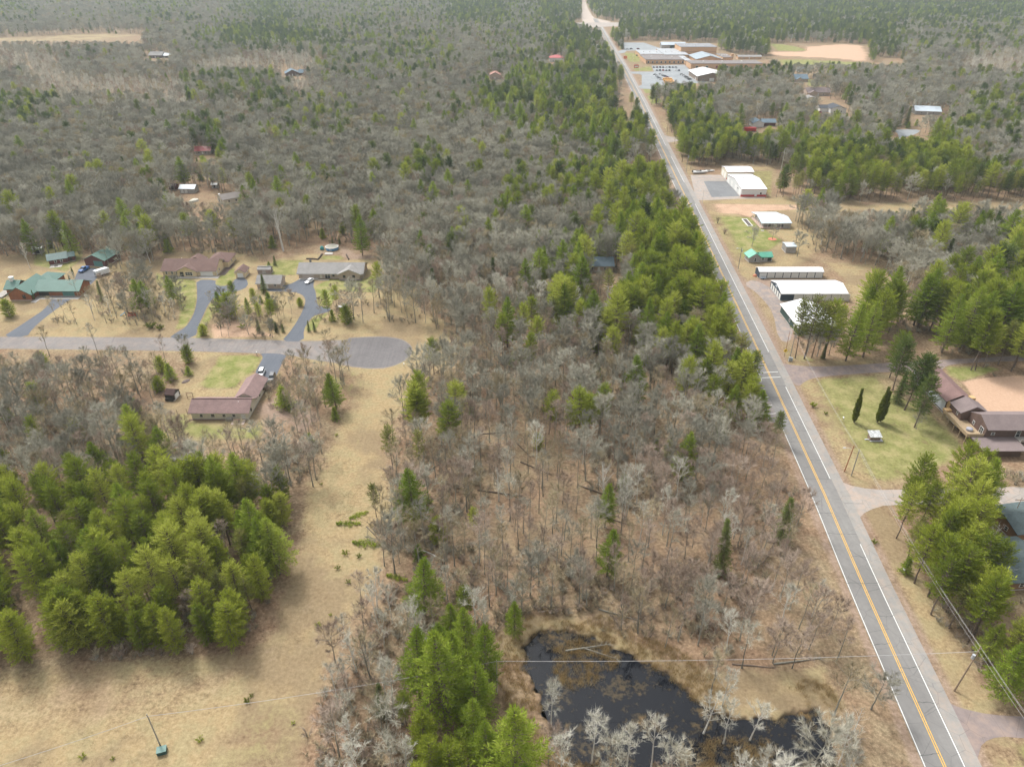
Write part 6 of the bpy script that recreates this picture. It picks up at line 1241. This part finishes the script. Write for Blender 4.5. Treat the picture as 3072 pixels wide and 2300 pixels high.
def camper(x, y, rz, lab):
    e = empty('travel_trailer', (x, y, .03), rz, lab, 'trailer'); b = MB()
    b.loft([[(xx, -1.15, .6), (xx, 1.15, .6), (xx, 1.2, 1.2), (xx, 1.2, 2.5), (xx, 1.05, 2.75), (xx, -1.05, 2.75), (xx, -1.2, 2.5), (xx, -1.2, 1.2)] for xx in (-2.9, 2.2)]+[[(3.2, -.5, .6), (3.2, .5, .6), (3.2, .5, 1.2), (3.2, .5, 2.2), (3.2, .4, 2.4), (3.2, -.4, 2.4), (3.2, -.5, 2.2), (3.2, -.5, 1.2)]]); b.build('body', Mpaint('trailer_white', (.66,.68,.70), .4), e)
    part(e, 'door', ps, [(-2.95,-.9,.7,-2.905,.9,2.5)]); part(e, 'roof_hatch', white_trim, [(-.4,-.4,2.74,.4,.4,2.9)]); part(e, 'tow_bar', dark, [(3.1,-.08,.45,4.3,.08,.6)])
    for sy in (-1, 1):
        for sx in (-.6, .3):
            o = part(e, 'wheel', tyre, (), [([(sx, sy*1.2-.1, .35), (sx, sy*1.2+.1, .35)], .35, 12)])
x, y = cp_('C1', 1700, 690); camper(x, y, R(52), 'white enclosed trailer on the black driveway below the dark red garage')
mb = MB(); mb.box(-4.5,-1.4,.4,4.5,1.4,2.9); e = empty('cargo_container', (*cp_('D2', 30, 785), 0), 0, 'red flat sided container trailer in front of the white and maroon house', 'container'); mb.build('box', red_m, e); part(e, 'wheel', tyre, (), [([(2,-1.5,.4),(2,-1.3,.4)], .4, 10), ([(3,-1.5,.4),(3,-1.3,.4)], .4, 10)])
def boat(c, u, v, rz, s, lab, m):
    e = empty('covered_boat', (*G(c, u, v), 0), rz, lab, 'boat'); e.scale = (s, s, s); b = MB()
    b.loft([[(x_, -w_, .9), (x_, -w_*.7, .3), (x_, 0, .15+.2*(x_ > 2)), (x_, w_*.7, .3), (x_, w_, .9)] for x_, w_ in ((-3,1.0),(-1,1.15),(1.2,1.05),(2.6,.6),(3.6,.08))]); b.build('hull', m, e); part(e, 'cockpit', dark, [(-1.6,-.6,.88,.3,.6,.95)]); part(e, 'windscreen', glass, [(.3,-.6,.9,.4,.6,1.35)]); part(e, 'outboard_motor', dark, [(-3.4,-.2,.5,-3.0,.2,1.4)])
boat('D3', 130, 275, R(10), 1.5, 'white speedboat lying at the edge of the pines by the fire station lot', pw); boat('D3', 330, 240, R(4), .9, 'smaller white boat behind the speedboat at the edge of the pines', pw)
# school parking lot: every car
cols = dict(k=pk, w=pw, s=ps, b=pn, r=pr, g=pg, m=pm_)
cname = dict(k='black', w='white', s='silver', b='navy blue', r='red', g='dark grey', m='maroon')
rows = [(465,530,770,530,'kmgkwkbs','top row of the school lot'), (508,572,812,575,'gbrkk_wb','second row of the school lot')]
ordn = ['first','second','third','fourth','fifth','sixth','seventh','eighth','ninth']
for u0, v0, u1, v1, cs, nm in rows:
    for i, ch in enumerate(cs):
        if ch == '_': continue
        u = u0+(u1-u0)*i/(len(cs)-1); v = v0+(v1-v0)*i/(len(cs)-1); x, y = G('D1', u, v-6)
        car('suv' if i % 3 else 'sedan', cols[ch], x, y, R(92), cname[ch]+' car parked '+ordn[i]+' from the left in the '+nm, group='cars in the school lot', detail=False)
for (u0, v0, u1, v1, cs, nm, an) in ((485,625,560,690,'kwsgw','slanting row by the buses',12), (560,618,650,660,'gwkbm','slanting row above the buses',12), (855,620,960,690,'kwskgk','row left of the white hall',20)):
    for i, ch in enumerate(cs):
        x, y = G('D1', u0+(u1-u0)*i/(len(cs)-1), v0+(v1-v0)*i/(len(cs)-1)); car('suv' if i % 2 else 'sedan', cols[ch], x, y, R(an), cname[ch]+' car, '+ordn[i]+' from the top in the '+nm, group='cars in the school lot', detail=False)
for u, v, ch, lab in ((105,272,'w','white car left of the school front corner'), (155,270,'g','grey car beside the white one left of the school'), (250,270,'m','maroon car close to the school front corner'), (1200,565,'w','white car at the right side of the white roofed hall'), (1270,610,'g','grey car right of the white roofed hall, among small pines'), (245,362,'k','black car by the left end wall of the school')):
    x, y = G('D1', u, v); car('suv', cols[ch], x, y, R(5), lab, group='cars around the school', detail=False)
busp = None
for i in range(4):
    x, y = G('D1', 700-13*i, 766-20*i)
    if busp is None:
        e = empty('school_bus', (x, y, 0), R(-4), '', 'bus', 'school buses'); b = MB()
        b.loft([[(xx, -1.2, .7), (xx, 1.2, .7), (xx, 1.22, 2.5), (xx, .9, 3.0), (xx, -.9, 3.0), (xx, -1.22, 2.5)] for xx in (-5.5, 4.2)]); b.box(4.2,-1.0,.6,5.6,1.0,1.7); b.build('body', py_, e)
        part(e, 'window', glass, [(-5.2,-1.26,1.75,4.0,-1.2,2.4), (-5.2,1.2,1.75,4.0,1.26,2.4), (4.17,-1,1.75,4.24,1,2.6)]); part(e, 'stripe', dark, [(-5.4,-1.25,1.2,4.1,-1.19,1.3), (-5.4,1.19,1.2,4.1,1.25,1.3)])
        for sx in (-3.4, 4.4):
            for sy in (-1, 1): part(e, 'wheel', tyre, (), [([(sx, sy*1.1-.15, .5), (sx, sy*1.1+.15, .5)], .5, 10)])
        busp = e
    else:
        e = busp.copy(); COL.objects.link(e); e.location = (x, y, 0)
        for ch in busp.children:
            q = ch.copy(); COL.objects.link(q); q.parent = e
    e['label'] = 'yellow school bus, '+('nearest','second nearest','third nearest','farthest')[i]+' of the four parked side by side'
x, y = G('D1', 735, 790); car('suv', pw, x, y, R(0), 'white van parked in front of the nearest school bus', 'van', detail=False)
# ================================================ POLES, WIRES, SIGNS
pole_m = M('pole_wood', (.22,.16,.11), .85, .2, 3); pole_g = M('pole_grey', (.30,.28,.24), .85, .2, 3); wire_m = M('wire_grey', (.40,.39,.38), .5, .1); ins = M('insulator', (.5,.5,.5), .3); trf = M('transformer_grey', (.33,.35,.36), .4)
POLES = []
def pole(label, xy, h, m=pole_m, arm=0, tr=False, lean=(0,0), lamp=False, rz=0, r_=.14):
    e = empty('utility_pole', (*xy, 0), rz, label, 'utility pole'); part(e, 'shaft', m, (), [([(0,0,-.4),(lean[0]*.5,lean[1]*.5,h*.5),(lean[0],lean[1],h)], [r_*1.15,r_,r_*.75], 8)])
    if arm:
        part(e, 'crossarm', m, [(-arm,-.07,h-.75,arm,.07,h-.6)])
        for k in (-1, 0, 1): part(e, 'insulator', ins, (), [([(k*arm*.9,0,h-.6),(k*arm*.9,0,h-.35)], .07, 6)])
    if tr: part(e, 'transformer', trf, (), [([(.38,.1,h-2.3),(.38,.1,h-1.3)], .28, 10)])
    if lamp: part(e, 'lamp_arm', ins, (), [([(0,0,h-1.0),(-.9,0,h-.7),(-1.6,0,h-.7)], .05, 5)]); part(e, 'lamp_head', ins, [(-2.2,-.15,h-.8,-1.5,.15,h-.62)])
    POLES.append((xy[0]+lean[0], xy[1]+lean[1], h)); return e
q = lambda c, u, v: G(c, u, v)
Pa = q('A9', 1790, 1190); pole('brown utility pole with transformer at the lower roadside, wires crossing the road from it', Pa, 11.5, pole_m, 0, True, (1.6,.8))
Pb = q('A6', 1128, 1355); pole('leaning brown light pole on the lawn near the road', Pb, 8.5, M('pole_red', (.34,.15,.08), .8), 0, False, (.5,0), True)
Pc = q('A6', 1170, 1380); pole('grey utility pole right beside the leaning light pole on the lawn', Pc, 8.5, pole_g)
Pd = q('D4', 782, 1350); pole('grey utility pole with a transformer at the corner of the gravel lane', Pd, 9.5, pole_g, 0, False); pole('thin orange brown pole beside the yellow sign', q('D4', 720, 1215), 7.5, M('pole_red', (.34,.15,.08), .8), r_=.08)
part(empty('utility_box', (*q('D4', 792, 1380), 0), 0, 'pair of grey utility cabinets at the foot of the grey pole', 'utility box'), 'cabinet', trf, [(-.7,-.4,0,-.1,.2,1.5), (.1,-.3,0,.6,.2,1.3)])
Pe = q('B2', 678, 1125); pole('utility pole with two lamps beside the green roofed cabin', Pe, 10, pole_g, 0, True, (0,0), True); pole('thin grey flag pole at the fire station lot corner', q('D3', 183, 900), 8, ins, r_=.07, lamp=True)
Pf = q('B2', 183, 218); pole('roadside utility pole before the pine row north of the fire station', Pf, 11.5, pole_g, 0, True); Pg = q('B1', 950, 1275); pole('utility pole at the far road junction', Pg, 10, pole_m)
pole('tall pale pole rising from the pines right of the fire station', q('D3', 1775, 420), 19, M('pole_pale', (.42,.40,.33), .8), r_=.22)
Ph = q('A7', 975, 1535); pole('slender grey pole with a green cap standing in the dry field', q('A7', 968, 1520), 9.0, pole_g, r_=.11)
e = empty('utility_box', (*q('A7', 980, 1558), 0), .3, 'green utility box at the foot of the pole in the dry field', 'utility box'); part(e, 'cabinet', M('box_green', (.04,.09,.08), .5), [(-.75,-.6,0,.75,.6,.8)]); part(e, 'lid', M('box_green_lid', (.07,.15,.13), .5), [(-.8,-.65,.8,.8,.65,.88)])
pole('dark cross armed pole behind the green roofed cabins', q('D6', 1405, 325), 7.0, pole_m, 1.4, r_=.08)
pole('far white birch-like flag pole by the school', q('B1', 462, 660), 9, ins, r_=.12); pole('lamp post on the school lawn', q('D1', 172, 450), 9, ins, r_=.12); pole('light pole at the school lot entrance', q('D1', 265, 620), 9, ins, r_=.12)
def wire(label, a, b, sag=1.2, r_=.016, n=24):
    pts = [(a[0]+(b[0]-a[0])*i/n, a[1]+(b[1]-a[1])*i/n, a[2]+(b[2]-a[2])*i/n-4*sag*(i/n)*(1-i/n)) for i in range(n+1)]
    mb = MB(); mb.tube(pts, r_, 5); tag(mb.build('power_line', wire_m), label, 'power line', 'overhead wires')
TA = (Pa[0]+1.5, Pa[1]+.8, 10.2); TH_ = (q('A7', 968, 1520)[0], q('A7', 968, 1520)[1], 8.4)
TM = (*G('A8', 985, 1010, 9.2), 9.2)
wire('pale thick wire crossing the pond and the road to the lower utility pole', TM, TA, .9, .036); wire('pale thick wire from the green boxed field pole towards the pond', TM, TH_, .9, .036)
L0 = (*G('A7', -200, 1700, 8.6), 8.6); wire('pale thick wire leaving the field pole towards the left edge', TH_, L0, .3, .036)
pole('pale bare broken pole at the pond carrying the thick wire', (TM[0], TM[1]), 9.4, M('pole_pale', (.42,.40,.33), .8), r_=.10)
for k in range(3):
    o = (k-1)*.45
    wire('roadside wire, '+('left','middle','right')[k]+' of three, running down past the lower pole', (TA[0]+o, TA[1], 11.3-.4*abs(k-1)), (TA[0]+2.5+o, TA[1]-48, 11.0), 1.0)
    wire('roadside wire, '+('left','middle','right')[k]+' of three, running up to the lawn pole', (TA[0]+o, TA[1], 11.3-.4*abs(k-1)), (Pc[0]+o*.6, Pc[1], 8.4), 1.3)
    if k < 2: wire('wire, '+('left','right')[k]+' of two, across the cedar lawn', (Pc[0]+o*.6, Pc[1], 8.4), (Pd[0]+o*.6, Pd[1], 9.3), 1.0)
# yellow warning sign
e = empty('warning_sign', (*q('D4', 697, 1312), 0), R(6), 'yellow diamond warning sign with a black arrow at the lane corner', 'sign')
part(e, 'post', pole_m, [(-.06,0,-.2,.06,.1,1.9)]); mb = MB(); zc = 2.35; mb.loft([[(0,y_,zc-.75),(.75,y_,zc),(0,y_,zc+.75),(-.75,y_,zc)] for y_ in (-.07,-.03)]); mb.build('panel', Mpaint('sign_yellow', (.85,.55,.01), .5), e)
mb = MB()
for z0 in (-.22, .1): mb.poly([(-.3,-.078,zc+z0),(0,-.078,zc+z0+.22),(.3,-.078,zc+z0),(.3,-.078,zc+z0+.12),(0,-.078,zc+z0+.34),(-.3,-.078,zc+z0+.12)])
mb.build('arrow_mark', dark, e)
e = empty('school_sign', (*q('B1', 658, 655), 0), 0, 'red and white sign board on the grass strip before the school', 'sign'); part(e, 'panel', red_m, [(-2.6,-.2,1.2,2.6,.2,4.6)]); part(e, 'lettering_band', white_trim, [(-2.0,-.26,2.2,2.0,-.19,3.4)]); part(e, 'post', pole_g, [(-2,-.1,0,-1.8,.1,1.2), (1.8,-.1,0,2,.1,1.2)])
e = empty('stop_sign', (*q('B1', 555, 565), 0), 0, 'orange red notice board at the school lawn edge', 'sign'); part(e, 'panel', M('sign_orange', (.6,.16,.06), .5), [(-2.2,-.2,.8,2.2,.2,4.0)]); part(e, 'post', pole_g, [(-.1,-.1,0,.1,.1,.8)])
# ================================================ FALLEN TRUNKS, CLIPPINGS
LOGM = [logmesh(300+i) for i in range(3)]; lm_ = [t[0].mesh('fallen_log', [(bark_dark, bark_grey, bark_white)[i]]) for i, t in enumerate(LOGM)]
cross = [('A5',1130,1300,-35,1.1,0,'dark fallen trunk lying across the sparse woods below the right birch fork'), ('A5',870,1470,-12,1.3,0,'long dark fallen trunk in the sparse woods, lowest of the left group'), ('A5',900,1130,4,1.0,0,'dark fallen trunk lying level in the middle of the sparse woods'), ('A5',1480,1440,-32,1.3,0,'dark fallen trunk right of the sparse woods centre'), ('A5',1590,1620,-25,1.0,0,'dark fallen trunk at the lower right of the sparse woods'), ('A5',500,1400,48,1.0,0,'dark fallen trunk near the clearing edge'), ('A5',2040,1240,38,1.1,1,'grey fallen trunk near the road woods'), ('A5',1100,1180,-60,.9,0,'short dark trunk propped in the sparse woods'), ('A5',560,1180,30,.8,0,'small dark fallen trunk left in the sparse woods'),
 ('A9',450,1030,-6,.9,0,'mossy fallen trunk beside the marsh edge'), ('A9',700,1030,8,1.05,1,'fallen grey tree with a broken pale butt lying level by the marsh'), ('A8',500,330,-30,.9,2,'white fallen birch at the top of the clearing edge'), ('A8',1400,950,10,1.0,1,'grey fallen limb reaching into the pond'), ('A8',1500,930,-22,.8,1,'grey fallen branch over the pond edge'), ('A9',640,420,55,1.0,0,'dark leaning trunk in the lower road woods'), ('A8',1600,700,-20,1.0,1,'grey fallen tree above the pond'), ('A8',200,200,-50,.8,0,'dark trunk lying by the green brush piles')]
for c, u, v, a, s, i, lab in cross:
    o = bpy.data.objects.new('fallen_trunk', lm_[i]); COL.objects.link(o); o.location = (*G(c, u, v), 0); o.rotation_euler = (0, 0, R(a)); o.scale = (s, s, s); tag(o, lab, 'fallen tree')
def bough(seed):
    r = random.Random(seed); C = MB()
    for k in range(260):
        x_ = r.uniform(-3, 3); p = Vector((x_, r.gauss(0, .7)*(1-abs(x_)/3.6), r.uniform(.05, .5))); ribbon(C, p, p+Vector((r.uniform(.1, .6), r.uniform(-1, -.2), r.uniform(-.1, .3))).normalized()*.9, .16, r)
    return C.mesh('bough', [nd_pine])
bm_ = [bough(1), bough(2)]
for i, (u, v, a, s, lab) in enumerate(((90,180,0,1.0,'pile of cut green pine boughs at the clearing edge, uppermost left'), (200,300,-8,1.15,'longest pile of cut green pine boughs, at the clearing edge'), (385,505,-18,.85,'lowest pile of cut green pine boughs by the clearing'), (150,130,30,.8,'pile of cut green boughs beside the jack pine'))):
    o = bpy.data.objects.new('pine_boughs', bm_[i % 2]); COL.objects.link(o); o.location = (*G('A8', u, v), 0); o.rotation_euler = (0, 0, R(a)); o.scale = (s, s, s); tag(o, lab, 'brush pile')
# ================================================ HAZE
hz = MB(); hz.box(-4500, -350, -2.5, 4500, 6500, 126); m = bpy.data.materials.new('haze'); m.use_nodes = True; t = m.node_tree; t.nodes.clear()
o_ = t.nodes.new('ShaderNodeOutputMaterial'); v = t.nodes.new('ShaderNodeVolumePrincipled'); v.inputs['Color'].default_value = (.78,.90,.93,1); v.inputs['Density'].default_value =   .00010; v.inputs['Anisotropy'].default_value = .2
t.links.new(v.outputs[0], o_.inputs['Volume']); tag(hz.build('haze', m), 'pale blue haze over the distant woods', 'haze', kind='stuff')
